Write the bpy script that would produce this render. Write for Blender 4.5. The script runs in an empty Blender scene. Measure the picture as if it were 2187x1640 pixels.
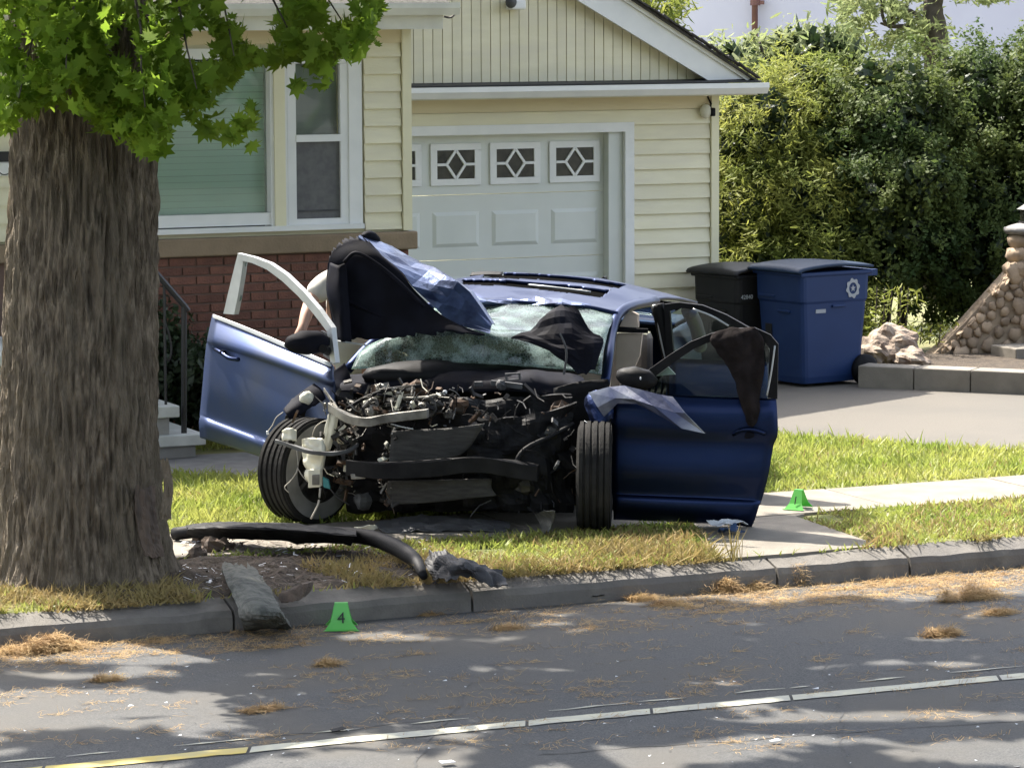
import bpy, bmesh, math, random
import numpy as np
from mathutils import Vector, Matrix, noise
R_ = random.Random(7); NR = np.random.default_rng(11)
sc = bpy.context.scene
COL = sc.collection
# ------------------------------------------------------------------ camera
FPX = 7500.0; CAMH = 3.1; CAMD = 17.0
YAW = math.atan(FPX/16857.0); PIT = math.atan((820-2)/FPX); ROLL = .0045
_fh = np.array([math.sin(YAW), math.cos(YAW), 0]); _z = np.array([0, 0, 1.0])
_r0 = np.array([math.cos(YAW), -math.sin(YAW), 0])
CF = _fh*math.cos(PIT)-_z*math.sin(PIT); _u0 = _z*math.cos(PIT)+_fh*math.sin(PIT)
CR = _r0*math.cos(ROLL)-_u0*math.sin(ROLL); CU = _u0*math.cos(ROLL)+_r0*math.sin(ROLL)
CC = np.array([0, -CAMD, CAMH])
cam = bpy.data.cameras.new('camera'); camo = bpy.data.objects.new('camera', cam); COL.objects.link(camo)
cam.sensor_width = 36; cam.lens = FPX/2187*36; cam.clip_end = 600; cam.clip_start = .5
camo.matrix_world = Matrix(((CR[0], CU[0], -CF[0], CC[0]), (CR[1], CU[1], -CF[1], CC[1]), (CR[2], CU[2], -CF[2], CC[2]), (0, 0, 0, 1)))
sc.camera = camo
# ------------------------------------------------------------------ light
SUN = Vector((-.213, .751, 1.0)).normalized()
EL = math.asin(SUN.z); AZ = math.atan2(SUN.x, SUN.y)
w = bpy.data.worlds.new('World'); sc.world = w; w.use_nodes = True
nt = w.node_tree; bg = nt.nodes['Background']; sky = nt.nodes.new('ShaderNodeTexSky')
sky.sky_type = 'NISHITA'; sky.sun_disc = False; sky.sun_elevation = EL; sky.sun_rotation = AZ
sky.air_density = .8; sky.dust_density = 3.0; sky.ozone_density = 1.0
hsv = nt.nodes.new('ShaderNodeHueSaturation'); hsv.inputs['Saturation'].default_value = .55; nt.links.new(sky.outputs[0], hsv.inputs['Color'])
nt.links.new(hsv.outputs[0], bg.inputs[0]); bg.inputs[1].default_value = .15
sl = bpy.data.lights.new('sun', 'SUN'); so = bpy.data.objects.new('sun', sl); COL.objects.link(so)
sl.energy = 3.4; sl.angle = math.radians(.53); sl.color = (1, .935, .83)
so.rotation_euler = SUN.to_track_quat('Z', 'Y').to_euler(); so.location = (0, 10, 30)
sc.view_settings.view_transform = 'Standard'; sc.view_settings.look = 'None'
sc.view_settings.exposure = 2.12; sc.view_settings.gamma = 1; sc.view_settings.use_curve_mapping = False
sc.cycles.use_denoising = True
sc.cycles.max_bounces = 8; sc.cycles.transparent_max_bounces = 16

# ------------------------------------------------------------------ measuring helpers (pixel of the photograph -> a point in the place)
def ray(px, py): return CF+CR*((px-1093.5)/FPX)-CU*((py-820)/FPX)
def onplane(px, py, n, p):
    d = ray(px, py); n = np.array(n, float); return CC+d*(np.dot(np.array(p)-CC, n)/np.dot(d, n))
def G(px, py, z=0.0): return onplane(px, py, (0, 0, 1), (0, 0, z))
def FY(px, py, y): return onplane(px, py, (0, 1, 0), (0, y, 0))
def AZt(px, py, Z): return CC+ray(px, py)*Z
def proj(P):
    q = np.array(P)-CC; return (1093.5+FPX*q@CR/(q@CF), 820-FPX*q@CU/(q@CF))

# ------------------------------------------------------------------ materials
def mat(name, c, c2=None, scale=4, detail=6, rough=.6, metal=0, bump=0, bscale=60, stretch=(1, 1, 1), rand=0, coat=0, lo=.35, hi=.65, trans=0, spec=None, bdist=.01, c3=None, s3=.7, alpha=None):
    m = bpy.data.materials.new(name); m.use_nodes = True
    N = m.node_tree.nodes; L = m.node_tree.links; b = N['Principled BSDF']
    b.inputs['Roughness'].default_value = rough; b.inputs['Metallic'].default_value = metal
    if coat: b.inputs['Coat Weight'].default_value = coat; b.inputs['Coat Roughness'].default_value = .05
    if spec is not None: b.inputs['Specular IOR Level'].default_value = spec
    tc = N.new('ShaderNodeTexCoord'); mp = N.new('ShaderNodeMapping'); mp.inputs['Scale'].default_value = stretch
    L.new(tc.outputs['Object'], mp.inputs[0])
    out = None
    if c2 is not None:
        t = N.new('ShaderNodeTexNoise'); t.inputs['Scale'].default_value = scale; t.inputs['Detail'].default_value = detail
        L.new(mp.outputs[0], t.inputs[0])
        r = N.new('ShaderNodeValToRGB'); r.color_ramp.elements[0].position = lo; r.color_ramp.elements[1].position = hi
        r.color_ramp.elements[0].color = (*c, 1); r.color_ramp.elements[1].color = (*c2, 1)
        L.new(t.outputs[0], r.inputs[0]); out = r.outputs[0]
        if c3 is not None:
            t3 = N.new('ShaderNodeTexNoise'); t3.inputs['Scale'].default_value = s3; t3.inputs['Detail'].default_value = 5
            L.new(mp.outputs[0], t3.inputs[0])
            r3 = N.new('ShaderNodeValToRGB'); r3.color_ramp.elements[0].position = .45; r3.color_ramp.elements[1].position = .62
            L.new(t3.outputs[0], r3.inputs[0]); mx = N.new('ShaderNodeMix'); mx.data_type = 'RGBA'
            L.new(r3.outputs[0], mx.inputs[0]); L.new(out, mx.inputs[6]); mx.inputs[7].default_value = (*c3, 1); out = mx.outputs[2]
    if rand:
        oi = N.new('ShaderNodeObjectInfo'); hs = N.new('ShaderNodeHueSaturation')
        mr = N.new('ShaderNodeMapRange'); mr.inputs[3].default_value = 1-rand; mr.inputs[4].default_value = 1+rand
        L.new(oi.outputs['Random'], mr.inputs[0]); L.new(mr.outputs[0], hs.inputs['Value'])
        if out: L.new(out, hs.inputs['Color'])
        else: hs.inputs['Color'].default_value = (*c, 1)
        out = hs.outputs[0]
    if out: L.new(out, b.inputs['Base Color'])
    else: b.inputs['Base Color'].default_value = (*c, 1)
    if bump:
        t2 = N.new('ShaderNodeTexNoise'); t2.inputs['Scale'].default_value = bscale; t2.inputs['Detail'].default_value = 8
        L.new(mp.outputs[0], t2.inputs[0]); bp = N.new('ShaderNodeBump'); bp.inputs['Strength'].default_value = bump; bp.inputs['Distance'].default_value = bdist
        L.new(t2.outputs[0], bp.inputs['Height']); L.new(bp.outputs[0], b.inputs['Normal'])
    if trans:
        tr = N.new('ShaderNodeBsdfTranslucent'); ms = N.new('ShaderNodeMixShader'); ms.inputs[0].default_value = trans
        if out: L.new(out, tr.inputs[0])
        else: tr.inputs[0].default_value = (*c, 1)
        L.new(b.outputs[0], ms.inputs[1]); L.new(tr.outputs[0], ms.inputs[2]); L.new(ms.outputs[0], N['Material Output'].inputs[0])
    return m
M = {}
def glassmat(name, tint, rough=.02, mix=.75, diffuse=None):
    """window glass: clear tinted transmission with a Fresnel mirror; optional crazed diffuse veil"""
    m = bpy.data.materials.new(name); m.use_nodes = True; N = m.node_tree.nodes; L = m.node_tree.links
    for n in list(N):
        if n.type == 'BSDF_PRINCIPLED': N.remove(n)
    tr = N.new('ShaderNodeBsdfTransparent'); tr.inputs[0].default_value = (*tint, 1)
    gl = N.new('ShaderNodeBsdfGlossy'); gl.inputs['Roughness'].default_value = rough
    lw = N.new('ShaderNodeFresnel'); lw.inputs[0].default_value = 1.5
    mx = N.new('ShaderNodeMixShader'); L.new(lw.outputs[0], mx.inputs[0]); L.new(tr.outputs[0], mx.inputs[1]); L.new(gl.outputs[0], mx.inputs[2])
    last = mx
    if diffuse:
        tc = N.new('ShaderNodeTexCoord'); v = N.new('ShaderNodeTexVoronoi'); v.feature = 'DISTANCE_TO_EDGE'; v.inputs['Scale'].default_value = 55
        nz = N.new('ShaderNodeTexNoise'); nz.inputs['Scale'].default_value = 9; nz.inputs['Detail'].default_value = 6
        L.new(tc.outputs['Object'], v.inputs[0]); L.new(tc.outputs['Object'], nz.inputs[0])
        r = N.new('ShaderNodeValToRGB'); r.color_ramp.elements[0].position = 0; r.color_ramp.elements[0].color = (1, 1, 1, 1)
        r.color_ramp.elements[1].position = .12; r.color_ramp.elements[1].color = (.12, .12, .12, 1); L.new(v.outputs[0], r.inputs[0])
        r2 = N.new('ShaderNodeValToRGB'); r2.color_ramp.elements[0].position = .46; r2.color_ramp.elements[1].position = .62; L.new(nz.outputs[0], r2.inputs[0])
        ad = N.new('ShaderNodeMath'); ad.operation = 'MULTIPLY_ADD'; ad.use_clamp = True
        L.new(r2.outputs[0], ad.inputs[0]); ad.inputs[1].default_value = .42
        ml = N.new('ShaderNodeMath'); ml.operation = 'MULTIPLY'; L.new(r.outputs[0], ml.inputs[0]); ml.inputs[1].default_value = .32
        L.new(ml.outputs[0], ad.inputs[2])
        df = N.new('ShaderNodeBsdfDiffuse'); df.inputs[0].default_value = (*diffuse, 1)
        tl = N.new('ShaderNodeBsdfTranslucent'); tl.inputs[0].default_value = (*diffuse, 1)
        a2 = N.new('ShaderNodeMixShader'); a2.inputs[0].default_value = .5; L.new(df.outputs[0], a2.inputs[1]); L.new(tl.outputs[0], a2.inputs[2])
        m2 = N.new('ShaderNodeMixShader'); L.new(ad.outputs[0], m2.inputs[0]); L.new(mx.outputs[0], m2.inputs[1]); L.new(a2.outputs[0], m2.inputs[2]); last = m2
    L.new(last.outputs[0], N['Material Output'].inputs[0]); return m

M['cream'] = mat('cream_siding', (.74, .695, .51), (.69, .645, .46), 3, rough=.6, bump=.12, bscale=40, stretch=(1, 1, 4), rand=.05, c3=(.67, .625, .47), s3=1.6)
M['creamtrim'] = mat('cream_trim', (.72, .68, .48), (.68, .64, .45), 3, rough=.6)
M['frieze'] = mat('tan_frieze', (.64, .55, .36), (.60, .51, .33), 2, rough=.6)
M['white'] = mat('white_paint', (.74, .745, .73), (.68, .69, .68), 5, rough=.45)
M['fascia'] = mat('fascia_paint', (.70, .70, .64), (.60, .60, .55), 5, rough=.5)
M['doorwhite'] = mat('garage_door_paint', (.64, .665, .63), (.57, .60, .57), 2, rough=.4, c3=(.60, .62, .585), s3=1.5)
M['sillstone'] = mat('cast_stone', (.27, .20, .13), (.21, .155, .10), 6, rough=.85, bump=.3)
M['brick'] = mat('brick_red', (.19, .082, .055), (.14, .062, .045), 12, rough=.9, bump=.5, bscale=80, rand=.2)
M['mortar'] = mat('mortar', (.155, .10, .078), (.12, .08, .065), 10, rough=.95)
M['shingle'] = mat('roof_shingle', (.07, .065, .06), (.035, .033, .03), 30, rough=.95, rand=.2)
M['darkgap'] = mat('dark_flashing', (.03, .03, .03), rough=.7)
M['winglass'] = glassmat('window_glass', (.95, .98, .96))
M['screen'] = mat('insect_screen', (.10, .10, .105), (.13, .13, .13), 20, rough=.8)
M['blind'] = mat('green_blind', (.64, .80, .71), (.60, .76, .67), 3, rough=.6, rand=.04)
M['shade'] = mat('grey_blind', (.42, .42, .42), (.38, .38, .38), 4, rough=.7, rand=.04)
M['insertglass'] = mat('garage_window_glass', (.015, .018, .012), (.05, .05, .035), 9, rough=.08, spec=.6)
M['interior'] = mat('dark_room', (.03, .03, .03), rough=.9)
M['iron'] = mat('wrought_iron', (.018, .018, .02), rough=.5)
M['stepstone'] = mat('white_step', (.62, .64, .62), (.5, .52, .5), 6, rough=.8)
M['riser'] = mat('grey_riser', (.33, .33, .32), (.26, .26, .25), 6, rough=.85)
M['road'] = mat('asphalt', (.036, .038, .041), (.100, .099, .096), 130, 4, rough=.9, bump=.8, bscale=150, lo=.36, hi=.68, c3=(.074, .069, .061), s3=.9, bdist=.004)
M['linepaint'] = mat('road_paint', (.50, .48, .36), (.38, .37, .32), 8, rough=.75, bump=.2, bscale=90)
M['yellowpaint'] = mat('worn_yellow_paint', (.55, .42, .10), (.42, .36, .16), 8, rough=.75)
M['curb'] = mat('curb_concrete', (.17, .155, .135), (.10, .092, .082), 7, rough=.9, bump=.35, bscale=70, rand=.08, c3=(.13, .12, .11), s3=2.2)
M['concrete'] = mat('pale_concrete', (.215, .192, .158), (.16, .142, .115), 5, rough=.9, bump=.3, bscale=90, rand=.07)
M['drive'] = mat('old_asphalt', (.082, .074, .061), (.115, .103, .085), 90, rough=.92, bump=.3, bscale=150, c3=(.085, .078, .066), s3=.8, bdist=.004)
M['walk'] = mat('dark_walk', (.17, .165, .16), (.12, .118, .115), 8, rough=.9)
M['soil'] = mat('lawn_soil', (.13, .15, .045), (.15, .135, .06), 6, rough=1)
M['dirt'] = mat('churned_dirt', (.038, .028, .020), (.075, .056, .038), 14, rough=1, bump=.8, bscale=40, bdist=.03)
M['grass'] = mat('grass_blade', (.22, .285, .05), (.36, .37, .10), 1.7, rough=.55, trans=.45)
M['dry'] = mat('dry_grass', (.34, .25, .11), (.24, .20, .07), 3, rough=.8, trans=.3)
M['catkin'] = mat('catkin_strand', (.50, .35, .165), (.35, .22, .10), 8, rough=.85, trans=.2)
M['bark'] = mat('bark', (.076, .057, .038), (.235, .188, .135), 12, 10, rough=.95, bump=1, bscale=30, stretch=(3.0, 3.0, .7), lo=.36, hi=.66, c3=(.14, .112, .078), s3=1.3, bdist=.03)
M['barkin'] = mat('inner_bark', (.12, .085, .062), (.065, .05, .04), 10, rough=.95, stretch=(3, 3, .5), bump=.6, bscale=40)
M['barkslab'] = mat('bark_slab', (.075, .078, .068), (.15, .15, .13), 22, 8, rough=.95, bump=.9, bscale=45, bdist=.02)
M['oakleaf'] = mat('oak_leaf', (.14, .25, .022), (.25, .35, .045), 2.2, rough=.55, trans=.66, rand=.2, spec=.2)
M['canopy'] = mat('canopy_leaf', (.05, .10, .015), (.08, .14, .02), 2, rough=.5, trans=.2)
M['shrubleaf'] = mat('shrub_leaf', (.13, .17, .035), (.27, .28, .065), 1.6, rough=.6, trans=.5, spec=.15)
M['yewleaf'] = mat('yew_leaf', (.038, .070, .022), (.13, .16, .042), 1.4, rough=.6, trans=.42, spec=.15)
M['paleleaf'] = mat('pale_leaf', (.16, .20, .08), (.24, .27, .12), 1.6, rough=.6, trans=.5, spec=.15)
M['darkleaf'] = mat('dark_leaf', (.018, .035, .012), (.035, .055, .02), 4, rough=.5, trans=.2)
M['stem'] = mat('stem_bark', (.05, .04, .03), (.09, .075, .06), 12, rough=.95)
M['stucco'] = mat('lavender_stucco', (.54, .53, .64), (.50, .49, .60), 1.2, rough=.9)
M['pipe'] = mat('red_brown_pipe', (.16, .07, .06), (.12, .05, .045), 5, rough=.6)
M['stone'] = mat('field_stone', (.33, .245, .165), (.21, .155, .105), 9, rough=.9, bump=.5, bscale=40, rand=.3)
M['stonemortar'] = mat('stone_mortar', (.30, .235, .165), (.22, .17, .12), 12, rough=.95, bump=.4)
M['rock'] = mat('boulder', (.33, .27, .21), (.17, .12, .09), 7, rough=.95, bump=.8, bscale=18, bdist=.03)
M['greystone'] = mat('grey_cap_stone', (.24, .23, .22), (.16, .155, .15), 9, rough=.9, bump=.4)
M['binblue'] = mat('blue_plastic', (.009, .030, .105), (.008, .026, .092), 3, rough=.55, spec=.3)
M['binlid'] = mat('dark_lid', (.014, .030, .062), (.012, .025, .052), 3, rough=.5, spec=.2)
M['binblack'] = mat('black_plastic', (.014, .014, .015), (.02, .02, .021), 3, rough=.5, spec=.2)
M['print'] = mat('white_print', (.5, .53, .56), rough=.6)
M['dullprint'] = mat('dull_print', (.28, .30, .33), rough=.6)
M['green'] = mat('lime_plastic', (.16, .62, .13), (.14, .56, .11), 3, rough=.4, trans=.25)
M['ink'] = mat('black_ink', (.01, .012, .01), rough=.6)
# car
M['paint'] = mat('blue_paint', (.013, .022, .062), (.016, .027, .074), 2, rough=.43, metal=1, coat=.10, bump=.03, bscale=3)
M['doorlit'] = mat('sunlit_dusty_blue', (.040, .066, .165), (.075, .088, .130), 3, rough=.46, metal=.65, lo=.3, hi=.8)  # paler copy of the car blue for the far door: sunlight and dust in colour
M['paintdusty'] = mat('blue_paint_crumpled', (.07, .10, .20), (.012, .02, .06), 6, rough=.42, metal=.7, coat=.3, bump=.3, bscale=14, bdist=.03)
M['under'] = mat('hood_underside', (.006, .006, .009), (.010, .011, .018), 6, rough=.7, spec=.06)
M['tornskin'] = mat('torn_wing_skin', (.22, .235, .27), (.07, .08, .12), 6, rough=.38, metal=.45, bump=.25, bscale=25, c3=(.05, .06, .12), s3=3)
M['trimlight'] = mat('bright_trim', (.50, .52, .53), (.42, .44, .45), 8, rough=.4, metal=.2)
M['blackpl'] = mat('black_car_plastic', (.007, .007, .008), (.014, .014, .015), 9, rough=.6, bump=.2, bscale=30, spec=.12)
M['void'] = mat('sunroof_shade_black', (.006, .006, .006), rough=1, spec=0)
M['greypl'] = mat('grey_car_plastic', (.075, .078, .082), (.042, .042, .045), 8, rough=.6, bump=.3, bscale=20)
M['silver'] = mat('dull_aluminium', (.27, .26, .235), (.10, .095, .085), 9, rough=.48, metal=.55, bump=.4, bscale=25)
M['steel'] = mat('grimy_steel', (.075, .072, .064), (.022, .02, .017), 14, rough=.55, metal=.6, bump=.4)
M['rust'] = mat('rusty_metal', (.10, .055, .03), (.035, .028, .022), 20, rough=.8, metal=.3)
M['offwhite'] = mat('off_white_plastic', (.66, .64, .52), (.55, .53, .43), 6, rough=.5)
M['rubber'] = mat('tyre_rubber', (.016, .016, .016), (.028, .027, .026), 10, rough=.85, bump=.3, bscale=60, spec=.08)
M['rubberdusty'] = mat('dusty_tyre_face', (.20, .20, .19), (.11, .11, .105), 6, rough=.8)
M['radiator'] = mat('radiator_core', (.050, .048, .045), (.026, .025, .023), 10, rough=.7, metal=.3, bump=.5, bscale=90, stretch=(1, 1, 6))
M['cloth'] = mat('black_cloth', (.012, .010, .010), (.022, .018, .018), 12, rough=.95, bump=.4, bscale=50, spec=.05)
M['seat'] = mat('beige_seat', (.44, .36, .30), (.39, .32, .26), 5, rough=.8)
M['carglass'] = glassmat('car_glass', (.78, .86, .82))
M['crazed'] = glassmat('crazed_windscreen', (.45, .56, .52), .1, .5, (.46, .58, .56))
M['cable'] = mat('pale_cable', (.30, .28, .24), rough=.6)
M['blackcable'] = mat('black_cable', (.015, .015, .015), rough=.5)
M['teal'] = mat('teal_plastic', (.05, .25, .28), rough=.5)
M['skin'] = mat('skin', (.55, .33, .24), (.5, .3, .22), 8, rough=.55)
M['shirt'] = mat('pale_shirt', (.60, .58, .52), (.52, .5, .45), 8, rough=.85)
M['trousers'] = mat('dark_trousers', (.02, .022, .03), rough=.9)
M['hair'] = mat('dark_hair', (.02, .014, .01), rough=.7)
M['paper'] = mat('white_scrap', (.7, .71, .72), (.6, .62, .65), 9, rough=.7)
M['bluecloth'] = mat('blue_scrap', (.02, .05, .12), rough=.8)

# ------------------------------------------------------------------ mesh helpers
OFF = {}
def _link(name, me, parent):
    o = bpy.data.objects.new(name, me); COL.objects.link(o)
    if parent is not None: o.parent = parent; OFF[o.name] = OFF.get(parent.name, np.zeros(3))
    else: OFF[o.name] = np.zeros(3)
    return o
def npmesh(name, V, F, m, smooth=False):
    """V (n,3), F list of equal-size index array (k,s)"""
    V = np.asarray(V, np.float32); F = np.asarray(F, np.int32)
    me = bpy.data.meshes.new(name); me.vertices.add(len(V)); me.vertices.foreach_set('co', V.ravel())
    s = F.shape[1]; me.loops.add(F.size); me.loops.foreach_set('vertex_index', F.ravel())
    me.polygons.add(len(F)); me.polygons.foreach_set('loop_start', np.arange(0, F.size, s, dtype=np.int32)); me.polygons.foreach_set('loop_total', np.full(len(F), s, np.int32))
    if smooth: me.polygons.foreach_set('use_smooth', np.ones(len(F), bool))
    me.update(calc_edges=True); me.materials.append(m); return me
def npobj(name, V, F, m, parent=None, smooth=False):
    off = OFF[parent.name] if parent is not None else np.zeros(3)
    return _link(name, npmesh(name, np.asarray(V)-off, F, m, smooth), parent)
class MB:
    def __init__(s): s.v = []; s.f = []; s.fm = []
    def add(s, V, F, mi=0):
        b = len(s.v); s.v += [tuple(map(float, p)) for p in V]; s.f += [tuple(b+i for i in f) for f in F]; s.fm += [mi]*len(F); return s
    def box(s, a, b, mi=0):
        (x0, y0, z0), (x1, y1, z1) = a, b
        return s.add([(x0, y0, z0), (x1, y0, z0), (x1, y1, z0), (x0, y1, z0), (x0, y0, z1), (x1, y0, z1), (x1, y1, z1), (x0, y1, z1)],
              [(0, 3, 2, 1), (4, 5, 6, 7), (0, 1, 5, 4), (1, 2, 6, 5), (2, 3, 7, 6), (3, 0, 4, 7)], mi)
    def obox(s, c, ax, ay, az, mi=0):
        c = np.array(c); ax = np.array(ax); ay = np.array(ay); az = np.array(az)
        P = [c+i*ax+j*ay+k*az for k in (-1, 1) for (i, j) in ((-1, -1), (1, -1), (1, 1), (-1, 1))]
        return s.add(P, [(0, 3, 2, 1), (4, 5, 6, 7), (0, 1, 5, 4), (1, 2, 6, 5), (2, 3, 7, 6), (3, 0, 4, 7)], mi)
    def prism(s, poly, d, mi=0):
        n = len(poly); P = [np.array(p, float) for p in poly]; d = np.array(d, float)
        return s.add(P+[p+d for p in P], [tuple(range(n))[::-1], tuple(range(n, 2*n))]+[(i, (i+1) % n, n+(i+1) % n, n+i) for i in range(n)], mi)
    def tube(s, path, r, n=8, mi=0, cap=True):
        P = [np.array(p, float) for p in path]; rs = r if hasattr(r, '__len__') else [r]*len(P)
        V = []; ref = np.array((0.13, 0.21, .97))
        for i, p in enumerate(P):
            t = P[min(i+1, len(P)-1)]-P[max(i-1, 0)]; t = t/(np.linalg.norm(t)+1e-9)
            a = np.cross(t, ref); 
            if np.linalg.norm(a) < .1: a = np.cross(t, (1, 0, 0))
            a /= np.linalg.norm(a); b = np.cross(t, a)
            for k in range(n):
                q = 2*math.pi*k/n; V.append(p+(a*math.cos(q)+b*math.sin(q))*rs[i])
        F = [(i*n+k, i*n+(k+1) % n, (i+1)*n+(k+1) % n, (i+1)*n+k) for i in range(len(P)-1) for k in range(n)]
        if cap: F += [tuple(range(n))[::-1], tuple(range((len(P)-1)*n, len(P)*n))]
        return s.add(V, F, mi)
    def blob(s, c, rx, ry, rz, seg=12, rings=8, nz=0, nf=3, mi=0, rot=None, seed=0):
        V = []; c = np.array(c, float)
        for i in range(rings+1):
            th = math.pi*i/rings
            for k in range(seg):
                ph = 2*math.pi*k/seg; d = np.array((math.sin(th)*math.cos(ph), math.sin(th)*math.sin(ph), math.cos(th)))
                q = 1+nz*noise.noise(Vector(d*nf)+Vector((seed*3.1, seed*1.7, 0)))
                p = d*(rx, ry, rz)*q
                if rot is not None: p = np.array(rot @ Vector(p))
                V.append(c+p)
        F = [(i*seg+k, (i+1)*seg+k, (i+1)*seg+(k+1) % seg, i*seg+(k+1) % seg) for i in range(rings) for k in range(seg)]
        return s.add(V, F, mi)
    def build(s, name, m, parent=None, smooth=False, bevel=0, solid=0, subsurf=0):
        off = OFF[parent.name] if parent is not None else np.zeros(3)
        me = bpy.data.meshes.new(name); me.from_pydata([tuple(np.array(p)-off) for p in s.v], [], s.f)
        ms = m if isinstance(m, (list, tuple)) else [m]
        for q in ms: me.materials.append(q)
        if len(ms) > 1: me.polygons.foreach_set('material_index', s.fm)
        bm = bmesh.new(); bm.from_mesh(me); bmesh.ops.remove_doubles(bm, verts=bm.verts, dist=1e-5)
        bmesh.ops.recalc_face_normals(bm, faces=bm.faces); bm.to_mesh(me); bm.free()
        if smooth: me.polygons.foreach_set('use_smooth', [True]*len(me.polygons))
        o = _link(name, me, parent)
        if solid:
            md = o.modifiers.new('thick', 'SOLIDIFY'); md.thickness = solid; md.offset = 0
        if bevel:
            md = o.modifiers.new('bev', 'BEVEL'); md.width = bevel; md.segments = 2; md.limit_method = 'ANGLE'
        if subsurf:
            md = o.modifiers.new('sub', 'SUBSURF'); md.levels = subsurf; md.render_levels = subsurf
        return o
def thing(name, label, cat, loc=(0, 0, 0), group=None):
    o = bpy.data.objects.new(name, None); COL.objects.link(o); o.location = [float(q) for q in loc]; o.empty_display_size = .1
    OFF[o.name] = np.array([float(q) for q in loc]); o['label'] = label; o['category'] = cat
    if group: o['group'] = group
    return o
def tag(o, label, cat, group=None):
    o['label'] = label; o['category'] = cat
    if group: o['group'] = group
    return o
def struct(o, kind='structure'): o['kind'] = kind; return o
def unit(name, mb, m, parent, bevel=0):
    o = mb.build(name, m, None, bevel=bevel); o.parent = parent; OFF[o.name] = OFF[parent.name]; return o
def copy_tree(o, loc, label):
    r = o.copy(); COL.objects.link(r); r.location = loc; r['label'] = label
    for ch in list(o.children):
        c = ch.copy(); COL.objects.link(c); c.parent = r
        for g in list(ch.children):
            d = g.copy(); COL.objects.link(d); d.parent = c
    return r
def inst(name, me, parent, loc, scale=(1, 1, 1), rot=None):
    o = _link(name, me, parent); o.location = np.array(loc, float)-(OFF[parent.name] if parent is not None else 0); o.scale = scale
    if rot: o.rotation_euler = rot
    return o
def catmull(P, n):
    P = np.asarray(P, float); out = []
    k = len(P)
    for i in range(k-1):
        p0 = P[i-1] if i > 0 else 2*P[0]-P[1]; p1 = P[i]; p2 = P[i+1]; p3 = P[i+2] if i+2 < k else 2*P[-1]-P[-2]
        for j in range(n):
            t = j/n
            out.append(.5*((2*p1)+(-p0+p2)*t+(2*p0-5*p1+4*p2-p3)*t*t+(-p0+3*p1-3*p2+p3)*t**3))
    out.append(P[-1]); return np.array(out)
def sheet(rows, nu=6, nv=6, nz=0, nf=4, seed=0, jag=0, smooth_interp=True):
    """control grid (rows of 3-D points) -> interpolated vertices and quads, with crumple noise"""
    rows = [np.asarray(r, float) for r in rows]
    A = [catmull(r, nu) if smooth_interp else np.array([r[0]+0*r[0]] if 0 else np.concatenate([[r[i]+(r[i+1]-r[i])*j/nu for j in range(nu)] for i in range(len(r)-1)]+[[r[-1]]])) for r in rows]
    A = np.stack(A)                                    # (rows, cols, 3)
    B = np.stack([catmull(A[:, j], nv) for j in range(A.shape[1])], 1)
    h, wd, _ = B.shape; du = np.gradient(B, axis=1); dv = np.gradient(B, axis=0); nn = np.cross(du, dv); nn /= (np.linalg.norm(nn, axis=2, keepdims=True)+1e-9)
    if nz:
        for i in range(h):
            for j in range(wd):
                p = Vector(B[i, j])*nf+Vector((seed*7.7, seed*2.3, seed))
                q = noise.noise(p)+.5*noise.noise(p*2.3)
                r = 1-abs(noise.noise(p*.8+Vector((5, 1, 2))))*2
                B[i, j] += nn[i, j]*nz*(.6*q+r)
    if jag:
        for j in range(wd): B[-1, j] += (B[-1, j]-B[-2, j])*R_.uniform(-jag, jag); B[0, j] += (B[0, j]-B[1, j])*R_.uniform(-jag, jag)
    V = B.reshape(-1, 3); F = [(i*wd+j, i*wd+j+1, (i+1)*wd+j+1, (i+1)*wd+j) for i in range(h-1) for j in range(wd-1)]
    return V, F
def lathe(profile, n, axis=(0, 1, 0)):
    """profile of (radius, along axis) -> V,F around the Y axis"""
    V = [(r*math.cos(2*math.pi*k/n), a, r*math.sin(2*math.pi*k/n)) for (r, a) in profile for k in range(n)]
    F = [(i*n+k, i*n+(k+1) % n, (i+1)*n+(k+1) % n, (i+1)*n+k) for i in range(len(profile)-1) for k in range(n)]
    return np.array(V), F

# ================================================================== SETTING: ground
o = MB().box((-120, .2, -.6), (160, 220, -.03)).build('ground', M['soil']); struct(o)
o = MB().add([(-150, -180, -.15), (170, -180, -.15), (170, .06, -.15), (-150, .06, -.15)], [(0, 1, 2, 3)]).build('road', M['road']); struct(o)
# lawn sheet with slight unevenness (3-D), z about 0
def terrain(name, x0, x1, y0, y1, nx, ny, amp, m, z=0):
    X, Y = np.meshgrid(np.linspace(x0, x1, nx), np.linspace(y0, y1, ny)); Zv = np.array([[z+amp*noise.noise(Vector((x*1.3, y*1.3, 3))) for x, y in zip(a, b)] for a, b in zip(X, Y)])
    V = np.stack([X, Y, Zv], -1).reshape(-1, 3); F = [(i*nx+j, i*nx+j+1, (i+1)*nx+j+1, (i+1)*nx+j) for i in range(ny-1) for j in range(nx-1)]
    return struct(npobj(name, V, F, m, None, True))
terrain('lawn', -10, 30, .2, 40, 80, 80, .012, M['soil'], -.012)
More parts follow.
